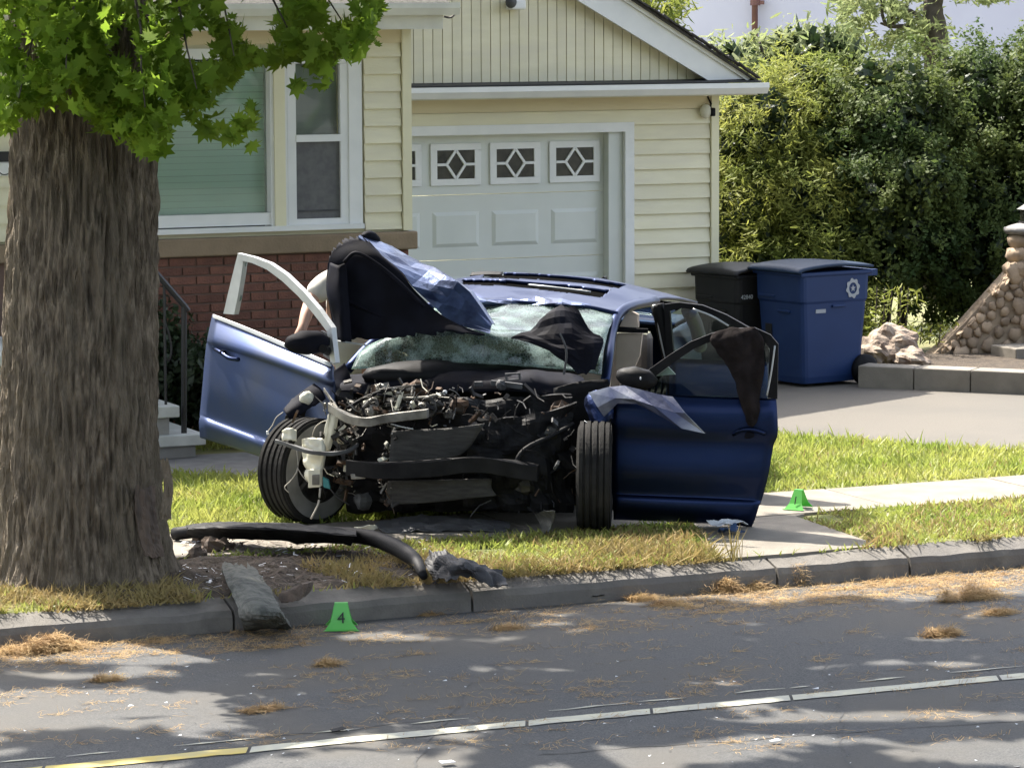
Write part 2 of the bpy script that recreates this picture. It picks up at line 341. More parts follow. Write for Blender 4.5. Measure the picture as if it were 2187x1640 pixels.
# curb of separate stones
curb = struct(MB().box((-60, .085, -.5), (80, .21, -.07)).build('curb', M['curb']))
xs = [-2.0, 0.1, 2.0, 4.1, 6.0, 7.35, 9.2, 10.05, 12.1, 14.2, 16.2]
for a, b in zip(xs[:-1], xs[1:]):
    mb = MB(); n = 30; V = []
    for i in range(n+1):
        x = a+.008+(b-a-.016)*i/n; j = .006*noise.noise(Vector((x*3, 1, 2)))
        wz = .010*noise.noise(Vector((x*5, 4, 2)))-.006*abs(noise.noise(Vector((x*17, 4, 2)))); wy = .012*noise.noise(Vector((x*7, 9, 2)))
        for (yy, zz) in ((.05+j, -.3), (.055+j, -.078+wz), (.074+j+wy, -.045+wz), (.226, .003), (.226, -.3)): V.append((x, yy, zz))
    F = [(i*5+k, (i+1)*5+k, (i+1)*5+k+1, i*5+k+1) for i in range(n) for k in range(4)]+[(0, 1, 2, 3, 4), tuple(n*5+k for k in (4, 3, 2, 1, 0))]
    mb.add(V, F).build('curb_stone', M['curb'], curb, smooth=False)
# sidewalk slabs
walk = struct(MB().box((-8, 1.52, -.1), (24, 2.40, -.012)).build('sidewalk', M['concrete']))
slab = MB().box((-.594, -.436, -.03), (.594, .436, .012)).build('slab', M['concrete'], walk, bevel=.006).data
o0 = bpy.data.objects['slab']; o0.location = (3.0, 1.96, 0)
for k in range(1, 11):
    c = o0.copy(); COL.objects.link(c); c.parent = walk; c.location = (3.0+1.2*k, 1.96, 0.002*R_.uniform(-1, 1))
# concrete path over the planting strip, asphalt driveway, dark front walk
P = [G(1480, 1118), G(1660, 1083), G(1700, 1105), G(1880, 1167), G(1752, 1191), G(1560, 1203)]
P = [(p[0], min(max(p[1], .198), 1.518), .006) for p in P]
STRIP = P
struct(MB().prism([(p[0], p[1], -.05) for p in P], (0, 0, .058)).build('strip_path', M['concrete']))
DRV = [(10.4, 9.4), (10.4, 6.3), (11.2, 5.75), (11.87, 5.02), (12.5, 4.1), (12.96, 3.47), (13.6, 2.42), (19, 2.42), (17.2, 4.2), (14.9, 6.6), (14.1, 7.5), (14.6, 9.4)]
struct(MB().prism([(x, y, -.06) for x, y in DRV], (0, 0, .070)).build('driveway', M['drive']))
struct(MB().prism([(3, 4.95, -.06), (7.25, 4.95, -.06), (7.9, 4.45, -.06), (8.9, 4.45, -.06), (8.9, 5.2, -.06), (8.2, 5.75, -.06), (3, 6.0, -.06)], (0, 0, .068)).build('front_walk', M['walk']))
# road line: cracked painted segments, and a worn thin companion
ln = struct(MB().box((-40, -2.80, -.152), (3.0, -2.69, -.146)).build('road_marking', M['linepaint']))
x = 3.0
while x < 13:
    L = R_.uniform(.5, 1.5); n = 14; V = []
    for i in range(n+1):
        xx = x+.004+(L-.01)*i/n; a = -2.745+.008*noise.noise(Vector((xx*6, 0, 1))); s = .07*(i == n or i == 0)
        V += [(xx-.05, a-.055+.008*noise.noise(Vector((xx*14, 3, 1))), -.1455), (xx+.0, a+.055+.010*noise.noise(Vector((xx*14, 8, 1))), -.1455)]
    mb = MB().add(V, [(2*i, 2*i+2, 2*i+3, 2*i+1) for i in range(n)]); mb.build('paint_segment', M['yellowpaint' if x < 4.4 else 'linepaint'], ln)
    x += L+.006
V = []; F = []; x = 3.5
while x < 12.5:
    L = R_.uniform(.06, .45); n = 6; b = len(V)
    for i in range(n+1):
        xx = x+L*i/n; hw = .016*R_.uniform(.3, 1)*math.sin(math.pi*(i+.3)/(n+.6)); yy = -2.53+.02*noise.noise(Vector((xx*5, 4, 1)))
        V += [(xx, yy-hw, -.1455), (xx, yy+hw, -.1455)]
    F += [(b+2*i, b+2*i+2, b+2*i+3, b+2*i+1) for i in range(n)]; x += L+R_.choice([.01, .02, .05, .25, .4])
struct(npobj('worn_line', V, F, M['linepaint'], ln), 'stuff')

V = []; F = []
for pts in ([(1150, 1612), (1350, 1596), (1600, 1580), (1900, 1556), (2187, 1540)], [(880, 1640), (930, 1560), (985, 1500), (1010, 1440)], [(1820, 1640), (1790, 1560), (1800, 1490), (1760, 1430), (1775, 1380)], [(330, 1640), (420, 1590), (600, 1570), (900, 1540)]):
    for a, b in zip(pts[:-1], pts[1:]):
        p, q = G(*a, -.15), G(*b, -.15); d = q-p; nrm = np.array((-d[1], d[0], 0))/np.linalg.norm(d); n = 14; k0 = len(V)
        for i in range(n+1):
            c = p+d*i/n+nrm*.035*noise.noise(Vector(p+d*i/n)*7); hw = .005+.004*noise.noise(Vector(c*11)); V += [c+nrm*hw+(0, 0, .0025), c-nrm*hw+(0, 0, .0025)]
        F += [(k0+2*i, k0+2*i+1, k0+2*i+3, k0+2*i+2) for i in range(n)]
struct(npobj('road_cracks', V, F, M['darkgap'], bpy.data.objects['road']), 'stuff')
# ================================================================== HOUSE
YH, YG = 7.06, 8.97
def hx(px, y): return FY(px, 300, y)[0]
def hz(px, py, y): return FY(px, py, y)[2]
XC = hx(873, YH)                                   # right front corner of the house
house = thing('house', 'cream clapboard house with brick base and attached garage behind the wreck', 'house', (XC-2, YH, 0))
ztop = hz(810, 66, YH); zsid0 = hz(810, 490, YH); zw0 = hz(600, 499, YH); zw1 = hz(600, 541, YH)
XL = 2.0
wall = MB()
wx0, wx1 = hx(90, YH), hx(772, YH); wz0, wz1 = hz(600, 490, YH), hz(600, 105, YH)
wall.box((XL, YH+.02, -.1), (wx0, YH+.25, 3.2)).box((wx1, YH+.02, -.1), (XC, YH+.25, 3.2)).box((wx0, YH+.02, -.1), (wx1, YH+.25, wz0)).box((wx0, YH+.02, wz1), (wx1, YH+.25, 3.2))
wall.box((XC-.25, YH+.25, -.1), (XC, YH+5, 3.2)).box((XL, YH+4.8, -.1), (XC-.25, YH+5, 3.2))
wl = wall.build('wall', M['creamtrim'], house)
room = MB().box((wx0-.5, YH+1.6, 0), (wx1+.1, YH+1.65, 3.0)).build('room_back', M['interior'], house)
# clapboards (each a plank): a wedge profile mesh per course
def plank(x0, x1, z0, h, y, parent, m, name='clapboard'):
    mb = MB(); a = (x1-x0)
    V = [(x0, y+.012, z0), (x0, y-.026, z0), (x0, y-.003, z0+h), (x0, y+.012, z0+h), (x1, y+.012, z0), (x1, y-.026, z0), (x1, y-.003, z0+h), (x1, y+.012, z0+h)]
    return mb.add(V, [(0, 1, 2, 3), (4, 7, 6, 5), (0, 4, 5, 1), (1, 5, 6, 2), (2, 6, 7, 3)]).build(name, m, parent)
s0, s1 = hx(777, YH), hx(855, YH); hp = (hz(810, 95, YH)-zsid0)/10.72
k = 0; z0 = zsid0
while z0 < ztop-.1:
    plank(s0, s1, z0, min(hp, ztop-.09-z0), YH, house, M['cream']); plank(XL, hx(60, YH), z0, min(hp, ztop-.09-z0), YH, house, M['cream']); z0 += hp
MB().box((XL, YH-.02, ztop-.09), (XC-.06, YH+.019, ztop+.10)).build('frieze_board', M['frieze'], house)
MB().box((hx(857, YH), YH-.035, zsid0-.01), (XC+.01, YH+.02, ztop+.05)).build('corner_board', M['creamtrim'], house)
MB().box((XL, YH-.06, zw1), (XC+.045, YH+.019, zw0-.012)).build('stone_water_table', M['sillstone'], house, bevel=.012)
# white window assembly
win = MB()
def fr(mb, a, b, c, d, y0, y1):
    """box from pixel extents on the facade plane"""
    return mb.box((hx(a, YH), y0, hz((a+b)/2, d, YH)), (hx(b, YH), y1, hz((a+b)/2, c, YH)))
fr(win, 60, 772, 488, 499, YH-.05, YH+.03); fr(win, 60, 772, 105, 128, YH-.02, YH+.10)
fr(win, 576, 612, 128, 488, YH-.02, YH+.12); fr(win, 744, 772, 128, 488, YH-.015, YH+.1); fr(win, 60, 90, 128, 488, YH-.015, YH+.1)
wf = win.build('window_frame', M['white'], house)
fr(MB(), 90, 576, 462, 488, YH-.005, YH+.1).build('window_rail', M['white'], wf)
# mullion casing a touch creamier
fr(MB(), 583, 606, 128, 486, YH-.035, YH-.021).build('mullion', M['creamtrim'], wf)
# picture window blinds as slats behind glass
bx0, bx1 = hx(92, YH), hx(575, YH); bz0, bz1 = hz(400, 461, YH), hz(400, 128, YH)
o0 = unit('blind_slat', MB().obox((0, 0, 0), (.5, 0, 0), (0, .004, .0222), (0, .0009, -.0002)), M['blind'], house); n = int((bz1-bz0)/.046)
for i in range(n):
    o = o0 if i == 0 else o0.copy()
    if i: COL.objects.link(o); o.parent = house
    o.location = np.array(((bx0+bx1)/2, YH+.11, bz0+.026+i*.046))-OFF[house.name]; o.scale = (bx1-bx0, 1, 1); o.rotation_euler = (R_.uniform(-.03, .03), R_.uniform(-.0008, .0008), 0)
MB().box((bx0, YH+.07, bz0-.0), (bx1, YH+.076, bz1)).build('window_pane', M['winglass'], house)
# double hung sash
sash = MB()
fr(sash, 614, 744, 128, 136, YH-.005, YH+.05); fr(sash, 614, 632, 136, 486, YH-.005, YH+.05); fr(sash, 727, 744, 136, 486, YH-.005, YH+.05); fr(sash, 632, 727, 288, 303, YH-.012, YH+.05); fr(sash, 632, 727, 467, 486, YH-.005, YH+.05)
sash.build('window_sash', M['white'], house)
fr(MB(), 632, 727, 136, 288, YH+.03, YH+.036).build('window_pane', M['winglass'], house)
fr(MB(), 632, 727, 303, 467, YH+.02, YH+.023).build('window_screen', M['screen'], house)
fr(MB(), 636, 723, 448, 452, YH+.012, YH+.019).build('screen_rail', M['greypl'], house)
z0 = hz(680, 288, YH); z1 = hz(680, 136, YH); k = z0
o0 = unit('shade_slat', MB().obox((0, 0, 0), (.5, 0, 0), (0, .003, .0125), (0, .0009, 0)), M['shade'], house); i = 0
while k < z1:
    o = o0 if i == 0 else o0.copy()
    if i: COL.objects.link(o); o.parent = house
    o.location = np.array((hx(680, YH), YH+.075, k+.012))-OFF[house.name]; o.scale = (hx(727, YH)-hx(632, YH), 1, 1); k += .0245; i += 1
# bricks, one by one
o0 = unit('brick', MB().box((-.098, -.03, -.027), (.098, .03, .027)), M['brick'], house, .003); first = True; row = 0; z = zw1-.04
MB().box((XL, YH+.003, -.1), (XC-.012, YH+.019, zw1)).build('mortar_bed', M['mortar'], house)
while z > -.02:
    x = XC-.11-(.105 if row % 2 else 0)
    while x > hx(330, YH)-.2:
        o = o0 if first else o0.copy()
        if not first: COL.objects.link(o); o.parent = house
        first = False
        o.location = np.array((x+R_.uniform(-.002, .002), YH+.022+R_.uniform(-.003, .002), z))-OFF[house.name]; x -= .208
    z -= .0675; row += 1
# eaves: fascia, soffit, roof
ze0, ze1 = hz(870, 63, YH-.38), hz(870, 30, YH-.38); xe = hx(948, YH-.38)
MB().box((XL-.5, YH-.38, ze0), (xe, YH-.35, ze1)).build('fascia', M['fascia'], house)
MB().box((XL-.5, YH-.349, ze0+.02), (xe-.002, YH+.0, ze0+.035)).build('soffit', M['fascia'], house)
MB().box((xe-.03, YH-.349, ze0+.0), (xe, YH+5.2, ze1)).build('side_fascia', M['fascia'], house)
gt = MB(); gp = [(0, 0), (-.09, 0), (-.11, .05), (-.11, .09), (-.1, .09), (-.095, .02), (0, .02)]
gt.prism([(XL-.5, YH-.381+a, ze1-.01+b) for a, b in gp], (xe+.09-XL+.5, 0, 0)).build('gutter', M['fascia'], house)
rz = ze1+.02
MB().add([(XL-.6, YH-.45, rz), (xe+.1, YH-.45, rz), (xe-1.9, YH+2.4, rz+1.5), (XL-.6, YH+2.4, rz+1.5), (xe+.1, YH+5.3, rz), (XL-.6, YH+5.3, rz)], [(0, 1, 2, 3), (1, 4, 2), (3, 2, 4, 5)]).build('roof', M['shingle'], house, solid=.05)
# wire hook at the eave end
a = AZt(948, 36, 25.9); MB().tube(catmull([a, AZt(962, 38, 25.9), AZt(972, 30, 25.9), AZt(977, 18, 25.9)], 4), .008, 6).build('wire_hook', M['steel'], house)
# ---- garage
gx = lambda px: hx(px, YG)
gz = lambda px, py: hz(px, py, YG)
XR = gx(1530); xg0 = XC-.3; xd1 = gx(1300); zd1 = gz(1200, 284)
MB().box((gx(1332), YG+.0, -.1), (XR-.03, YG+.2, 2.6)).box((xg0, YG, zd1+.06), (gx(1332), YG+.2, 2.6)).box((XR-.2, YG+.2, -.1), (XR-.03, YG+6, 2.6)).build('garage_wall', M['creamtrim'], house)
ps0, ps1 = gx(1351), gx(1513); hp2 = (gz(1430, 265)-gz(1430, 583))/10.03; z0 = gz(1430, 265)
for i in range(18): plank(ps0, ps1, z0-(i+1)*hp2, hp2, YG-.012, house, M['cream'])
plank(xg0, ps1, gz(1430, 265), hp2*.97, YG-.012, house, M['cream'])
MB().box((xg0, YG-.03, z0+hp2), (XR-.02, YG-.001, z0+hp2+.34)).build('frieze_board', M['frieze'], house)
MB().box((gx(1514), YG-.05, -.05), (XR, YG-.001, gz(1520, 204))).build('corner_board', M['creamtrim'], house)
zt = gz(1200, 264)
MB().box((xg0, YG-.05, zd1), (gx(1330), YG+.0, zt)).box((gx(1330), YG-.05, -.05), (gx(1349), YG-.001, zt)).build('door_trim', M['white'], house)
MB().box((xd1, YG+.001, -.05), (gx(1330), YG+.19, zd1)).build('door_jamb', M['doorwhite'], house)
# sectional door: sections > raised panels, window inserts
dx0 = gx(792); YD = YG+.10
def dx(px): return hx(px, YD)
secs = [(285, 413), (413, 551), (551, 689), (689, 827)]
for i, (a, b) in enumerate(secs):
    za, zb = hz(1100, a, YD), hz(1100, b, YD)
    s = MB().box((dx(740), YD, zb+.003), (xd1+.05, YD+.05, za-.003)).build('door_section', M['doorwhite'], house)
    for cpx in (845, 972, 1099, 1226):
        if i == 0:
            f = MB(); w0, w1, v0, v1 = dx(cpx-54), dx(cpx+53), hz(1100, 303+1, YD), hz(1100, 393, YD)
            i0, i1, j0, j1 = dx(cpx-40), dx(cpx+40), hz(1100, 318, YD), hz(1100, 379, YD)
            q = -.018
            f.box((w0, YD+q, v1), (w1, YD, j1)).box((w0, YD+q, j0), (w1, YD, v0)).box((w0, YD+q, j1), (i0, YD, j0)).box((i1, YD+q, j1), (w1, YD, j0))
            # diamond lattice
            cx_, cz_ = (i0+i1)/2, (j0+j1)/2; wx = (i1-i0)/2; wz = (j0-j1)/2; D = wx*.5
            for (p, r) in (((i0, cz_), (cx_-D, cz_)), ((cx_+D, cz_), (i1, cz_)), ((cx_-D, cz_), (cx_, cz_+wz)), ((cx_, cz_+wz), (cx_+D, cz_)), ((cx_+D, cz_), (cx_, cz_-wz)), ((cx_, cz_-wz), (cx_-D, cz_))):
                dxx, dzz = r[0]-p[0], r[1]-p[1]; l = math.hypot(dxx, dzz); t = .011
                f.obox(((p[0]+r[0])/2, YD-.012, (p[1]+r[1])/2), (dxx/2, 0, dzz/2), (0, .010, 0), (-dzz/l*t, 0, dxx/l*t))
            fo = f.build('window_insert', M['white'], s, bevel=.003)
            MB().box((i0-.01, YD-.004, j1-.01), (i1+.01, YD-.002, j0+.01)).build('insert_glass', M['insertglass'], s)
        else:
            p0, p1, q0, q1 = dx(cpx-50), dx(cpx+50), za-.105*1.3, zb+.105
            e = .03; mb = MB()
            V = [(p0, YD, q1), (p1, YD, q1), (p1, YD, q0), (p0, YD, q0), (p0+e, YD-.014, q1+e), (p1-e, YD-.014, q1+e), (p1-e, YD-.014, q0-e), (p0+e, YD-.014, q0-e)]
            mb.add(V, [(0, 1, 5, 4), (1, 2, 6, 5), (2, 3, 7, 6), (3, 0, 4, 7), (4, 5, 6, 7)]).build('raised_panel', M['doorwhite'], s)
# garage gutter with a dark flashing line above, gable boards, rake
YE = YG-.30
ex = lambda px: hx(px, YE)
ez = lambda px, py: hz(px, py, YE)
xge = ex(1629); zg0, zg1 = ez(1200, 207), ez(1200, 183)
gp = [(0, -.0), (-.08, 0), (-.115, .05), (-.115, zg1-zg0), (-.105, zg1-zg0), (-.1, .05), (-.07, .02), (0, .02)]
MB().prism([(xg0, YE+a, zg0+b) for a, b in gp], (xge-xg0, 0, 0)).build('gutter', M['white'], house)
MB().box((xg0, YE, zg0-.012), (xge-.05, YG-.0, zg0+.0)).build('soffit', M['fascia'], house)
MB().box((xg0, YE+.001, zg0+.001), (xge-.05, YE+.03, zg1-.012)).build('fascia', M['fascia'], house)
MB().add([(xg0, YE-.095, zg1+.008), (xge-.06, YE-.095, zg1+.008), (xge-.06, YG+.0, zg1+.04), (xg0, YG, zg1+.04)], [(0, 1, 2, 3)]).build('drip_flashing', M['darkgap'], house, solid=.012)
YB = YG-.17
# gable: boards each with own top cut along the rake line
def rake_in(x):   # inner rake line z on plane YB
    a = FY(1512, 170, YB); b = FY(1232, 0, YB); return a[2]+(b[2]-a[2])*(x-a[0])/(b[0]-a[0])
xpk = hx(1085, YB)
pitch = hx(1100+20.2, YB)-hx(1100, YB); x = hx(1483, YB); zb = zg1+.03
while x > xg0:
    x0 = x-pitch+.007; x1 = x
    zt0 = rake_in(x0) if x0 > xpk else rake_in(2*xpk-x0); zt1 = rake_in(x1) if x1 > xpk else rake_in(2*xpk-x1)
    zt0 += .06; zt1 += .06
    if min(zt0, zt1) > zb+.02: MB().prism([(x0, YB-.012, zb), (x1, YB-.012, zb), (x1, YB-.012, zt1), (x0, YB-.012, zt0)], (0, .022, 0)).build('gable_board', M['cream'], house)
    x -= pitch
pk = rake_in(xpk)
MB().prism([(xg0, YB+.012, zb-.05), (XR, YB+.012, zb-.05), (XR, YB+.012, rake_in(XR)+.1), (xpk, YB+.012, pk+.25), (xg0, YB+.012, pk-.1)], (0, .05, 0)).build('gable_backing', M['creamtrim'], house)
# rake fascia band + shingles edge
A = FY(1600, 169, YE); B_ = FY(1340, 0, YE); A2 = FY(1512, 172, YE); B2 = FY(1232, 0, YE)
sl2 = (B_[2]-A[2])/(B_[0]-A[0])
xt = hx(1085, YE); zt_ = A[2]+sl2*(xt-A[0]); zt2 = A2[2]+(B2[2]-A2[2])/(B2[0]-A2[0])*(xt-A2[0])
XLg = 2*xt-A[0]
MB().prism([(A[0], YE, A[2]), (xt, YE, zt_), (xt, YE, zt2), (A2[0], YE, A2[2])], (0, .03, 0)).build('rake_fascia', M['white'], house)
MB().prism([(A[0]+.01, YE-.02, A[2]+.006), (xt, YE-.02, zt_+.006), (xt, YE-.02, zt_-.035), (A[0]-.03, YE-.02, A[2]-.012)], (0, .018, 0)).build('rake_trim', M['fascia'], house)
MB().add([(A[0]+.06, YE-.05, A[2]-.02), (xt, YE-.05, zt_+.02), (xt, YG+7, zt_+.02), (A[0]+.06, YG+7, A[2]-.02), (XLg, YE-.05, A[2]), (XLg, YG+7, A[2])], [(0, 1, 2, 3), (1, 4, 5, 2)]).build('garage_roof', M['shingle'], house, solid=.018)
# shingle butts along the rake edge (each a piece)
o0 = unit('shingle', MB().box((-.075, -.03, -.005), (.075, .04, .005)), M['shingle'], house)
n = 26
for i in range(n):
    t = (i+.5)/n; o = o0 if i == 0 else o0.copy()
    if i: COL.objects.link(o); o.parent = house
    xx = A[0]+.05+(xt-A[0]-.05)*t; zz = A[2]+(zt_-A[2])*t+.012
    o.location = np.array((xx, YE-.045+R_.uniform(-.012, .006), zz+.012+R_.uniform(-.004, .004)))-OFF[house.name]; o.rotation_euler = (0, math.atan(-sl2)+R_.uniform(-.05, .05)+.06, 0)
# security light, small flood camera
p = FY(1096, 8, YB-.05); lt = MB().box((p[0]-.055, p[1]-.09, p[2]-.05), (p[0]+.075, p[1]+.03, p[2]+.03)).build('wall_light', M['white'], house, bevel=.015)
MB().blob((p[0]-.05, p[1]-.07, p[2]+.01), .045, .05, .05).build('lamp_lens', M['greypl'], lt, smooth=True)
p = FY(1507, 238, YG-.03)
lt = MB().blob((p[0]-.02, p[1]-.04, p[2]), .05, .05, .06).build('flood_light', M['offwhite'], house, smooth=True)
MB().box((p[0]+.01, p[1]-.10, p[2]-.04), (p[0]+.045, p[1]-.03, p[2]+.03)).build('camera_head', M['blackpl'], lt, bevel=.01)
MB().tube([(p[0]+.02, p[1]-.0, p[2]+.12), (p[0]+.035, p[1]-.03, p[2]+.06), (p[0]+.02, p[1]-.05, p[2]+.02)], .008, 6).build('wire', M['blackpl'], lt)
# stoop: steps rising to the left, with risers; iron railing
stoop = thing('stoop', 'pale stone front steps beside the big tree trunk', 'steps', G(390, 975))
for i, (pr, yt, yb, ybot) in enumerate([(440, 926, 950, 977), (385, 866, 891, 926), (330, 806, 830, 866), (275, 746, 770, 806)]):
    q = G(pr, 977); x1 = hx(pr, q[1]) if 0 else FY(pr, 940, 5.62)[0]; y0 = 5.62; zt = FY(pr, yt, y0)[2]; zb_ = FY(pr, yb, y0)[2]; zz = FY(pr, ybot, y0)[2]
    s = MB().box((4.2, y0, zb_), (x1, y0+1.3, zt)).build('step', M['stepstone'], stoop, bevel=.008)
    MB().box((4.2, y0+.05, max(zz-.02, -.02)), (x1-.06, y0+1.25, zb_)).build('riser', M['riser'], stoop)
rl = thing('stair_railing', 'black iron stair railing beside the tree trunk', 'railing', FY(393, 940, 5.7))
r0 = FY(395, 655, 5.72); r1 = FY(300, 545, 5.72)
MB().tube([r1+(r1-r0)*1.5, r1, r0, r0+np.array((.02, 0, -.03))], .022, 8).build('handrail', M['iron'], rl)
MB().tube([FY(393, 960, 5.72), FY(393, 650, 5.72)], .02, 8).build('post', M['iron'], rl)
for px in (350, 318):
    t = (395-px)/95; a = r0+(r1-r0)*t; MB().tube([a, (a[0], a[1], a[2]-.9)], .010, 6).build('baluster', M['iron'], rl)
c = [FY(352, 690, 5.72), FY(362, 720, 5.72), FY(366, 750, 5.72), FY(360, 770, 5.72), FY(352, 758, 5.72)]
MB().tube(catmull(c, 4), .008, 6).build('scroll', M['iron'], rl)
# mailbox by the front door
p = FY(10, 345, YH-.03); mbx = thing('mailbox', 'small black mailbox on the cream wall at the left edge', 'mailbox', p)
MB().box((p[0]-.10, p[1]-.07, p[2]+.0), (p[0]+.035, p[1], p[2]+.07)).build('mailbox_lid', M['iron'], mbx, bevel=.01)
MB().tube(catmull([(p[0]-.06, p[1]-.03, p[2]), (p[0]-.055, p[1]-.05, p[2]-.07), (p[0]-.02, p[1]-.05, p[2]-.09), (p[0]+.03, p[1]-.05, p[2]-.07), (p[0]+.03, p[1]-.03, p[2])], 4), .006, 6).build('paper_hook', M['iron'], mbx)
MB().box((p[0]-.09, p[1]-.055, p[2]-.10), (p[0]+.025, p[1]-.01, p[2]-.001)).build('mailbox_body', M['white'], mbx, bevel=.01)

# ================================================================== VEGETATION
def leafcards(P, D, size, m, name, parent, shape='quad', flat=.0, var=.35, U=None):
    """leaf polygons at points P (n,3) with facing directions D; one mesh"""
    n = len(P); D = D/(np.linalg.norm(D, axis=1, keepdims=True)+1e-9)
    T = NR.normal(size=(n, 3)) if U is None else U
    A = np.cross(D, T); A /= (np.linalg.norm(A, axis=1, keepdims=True)+1e-9); B = np.cross(D, A)
    S = (size*(1+var*NR.normal(size=n)).clip(.4, 1.8))[:, None]
    sh = SHAPES[shape]; V = np.concatenate([P[:, None, :]+S[:, :, None]*(sh[None, :, 0:1]*A[:, None, :]+sh[None, :, 1:2]*B[:, None, :]+sh[None, :, 2:3]*D[:, None, :])], 0)
    k = len(sh); F = np.arange(n*k).reshape(n, k)
    return npobj(name, V.reshape(-1, 3), F, m, parent)
SHAPES = {'quad': np.array([(-.28, 0, 0), (0, -.5, .06), (.28, 0, 0), (0, .5, .06)]),
          'long': np.array([(-.12, -.1, 0), (0, -.6, .1), (.12, -.1, 0), (.06, .5, .05), (-.06, .5, .05)]),
          'needle': np.array([(-.10, -.5, 0), (.10, -.5, 0), (.04, .5, .1)]),
          'oak': np.array([(0, -.55, .10), (-.05, -.25, 0), (-.24, -.32, .06), (-.19, -.10, 0), (-.42, .0, .10), (-.20, .14, 0), (-.31, .38, .08), (-.12, .32, 0), (0, .58, .10),
                           (.12, .32, 0), (.31, .38, .08), (.20, .14, 0), (.42, .0, .10), (.19, -.10, 0), (.24, -.32, .06), (.05, -.25, 0)])}
# ---- the big street tree
tb = G(195, 1240); TX, TY = float(tb[0]), 1.12
tree = thing('oak_tree', 'big rough-barked street tree with lobed leaves hanging over its trunk', 'tree', (TX, TY, 0))
nA, nZ = 300, 330; V = []
for i in range(nZ):
    z = -.12+5.6*(i/(nZ-1))**1.15
    r0 = .40+.05*math.exp(-max(z, 0)/.2)+.085*math.exp(-max(z, 0)/1.1)-.010*max(z, 0)
    for k in range(nA):
        a = 2*math.pi*k/nA; c, s = math.cos(a), math.sin(a)
        wob = .035*noise.noise(Vector((c*1.2, s*1.2, z*.7)))+(.045*math.exp(-max(z, 0)/.3))*math.sin(5*a+1.3+.8*math.sin(a))
        wx = noise.noise(Vector((c*2.2, s*2.2, z*1.6)))*.9
        rd = noise.noise(Vector((c*10+wx*.8, s*10, z*2.2+5))); rd2 = noise.noise(Vector((c*22+wx*.8, s*22, z*4.5))); rd3 = noise.noise(Vector((c*30, s*30, z*9)))
        ridge = (.5-abs(rd)*2.6)*.020+(.5-abs(rd2)*2.6)*.017+rd3*.012
        r = r0+wob+ridge
        V.append((TX-.04+.022*z+r*c, TY+r*s, z))
V = np.array(V); I = np.arange(nZ*nA).reshape(nZ, nA); J = np.roll(I, -1, 1)
npobj('trunk', V, np.stack([I[:-1], J[:-1], J[1:], I[1:]], -1).reshape(-1, 4), M['bark'], tree, True)
# crown: limbs and clumped foliage; it leans over the planting strip and street
def limb(p0, p1, r0, r1, seed, bend=.5, name='branch', n=7):
    p0 = np.array(p0, float); p1 = np.array(p1, float); P = []
    for i in range(n):
        t = i/(n-1); P.append(p0+(p1-p0)*t+bend*math.sin(t*3.14)*np.array((noise.noise(Vector((seed, t*2, 1))), noise.noise(Vector((seed, t*2, 7))), .5+noise.noise(Vector((seed, t*2, 3))))))
    return MB().tube(P, list(np.linspace(r0, r1, n)), 9).build(name, M['stem'], tree, smooth=True), P
crown = []
ends = [(TX-3.2, TY+.5, 6.4), (TX-1.0, TY+3.0, 6.6), (TX+2.2, TY+2.6, 6.0), (TX+4.4, TY+1.7, 5.9), (TX+3.2, TY+.1, 5.2), (TX-.6, TY-2.2, 5.2), (TX+1.4, TY+1.2, 8.4), (TX-2.4, TY-1.8, 5.6), (TX+5.6, TY+2.4, 7.0), (TX+.8, TY+4.0, 8.0)]
for i, e in enumerate(ends):
    _, P = limb((TX+.03, TY, 3.7+.13*i), e, .16, .04, i*3.3); crown += P[3:]
# hanging spray branches in front of the trunk (seen at the top of the picture)
sprays = []
for i, (px, py, Z, px2, py2, Z2) in enumerate([(130, -160, 18.0, 40, 210, 17.4), (200, -160, 17.9, 140, 170, 17.3), (260, -170, 17.8, 310, 230, 17.3), (330, -170, 17.9, 420, 190, 17.4), (420, -170, 18.0, 500, 120, 17.6), (480, -180, 18.1, 640, 110, 17.9), (560, -190, 18.3, 740, 60, 18.1), (90, -150, 18.5, 20, 120, 18.3), (300, -170, 18.3, 230, 100, 18.1)]):
    a, b = AZt(px, py, Z), AZt(px2, py2, Z2)
    _, P = limb(a, b, .011, .003, 40+i*2.1, .06, 'branch', 6); sprays += P
MB().tube(catmull([AZt(760, 5, 18.1), AZt(785, 22, 18.1), AZt(805, 45, 18.1)], 4), .004, 5).build('branch', M['stem'], tree)
# outline of the hanging leaves: (px, lowest py)
OUT = [(0, 285), (60, 262), (110, 215), (165, 235), (205, 272), (250, 300), (300, 330), (340, 335), (365, 265), (420, 250), (470, 285), (520, 300), (540, 270), (505, 190), (560, 150), (610, 165), (650, 195), (690, 185), (730, 110), (770, 115), (800, 75), (812, 10)]
def low(px):
    for (a, b), (c, d) in zip(OUT[:-1], OUT[1:]):
        if a <= px <= c: return b+(d-b)*(px-a)/(c-a+1e-9)
    return 285 if px < 0 else -60
LP = []
while len(LP) < 3200:
    px = R_.uniform(-60, 812); lw = low(px); py = lw-abs(R_.gauss(0, 1))*150-R_.uniform(0, 30) if R_.random() < .55 else R_.uniform(-60, lw)
    if py < -70: continue
    dens = noise.noise(Vector((px/75, py/75, 2.2)))+.45*noise.noise(Vector((px/28, py/28, 9)))
    if dens < -.16+(.16 if px > 420 else -.12): continue
    LP.append(AZt(px, py, 17.3+1.0*R_.random()+(.25 if px > 450 else 0)+.25*noise.noise(Vector((px/90, py/90, 5)))))
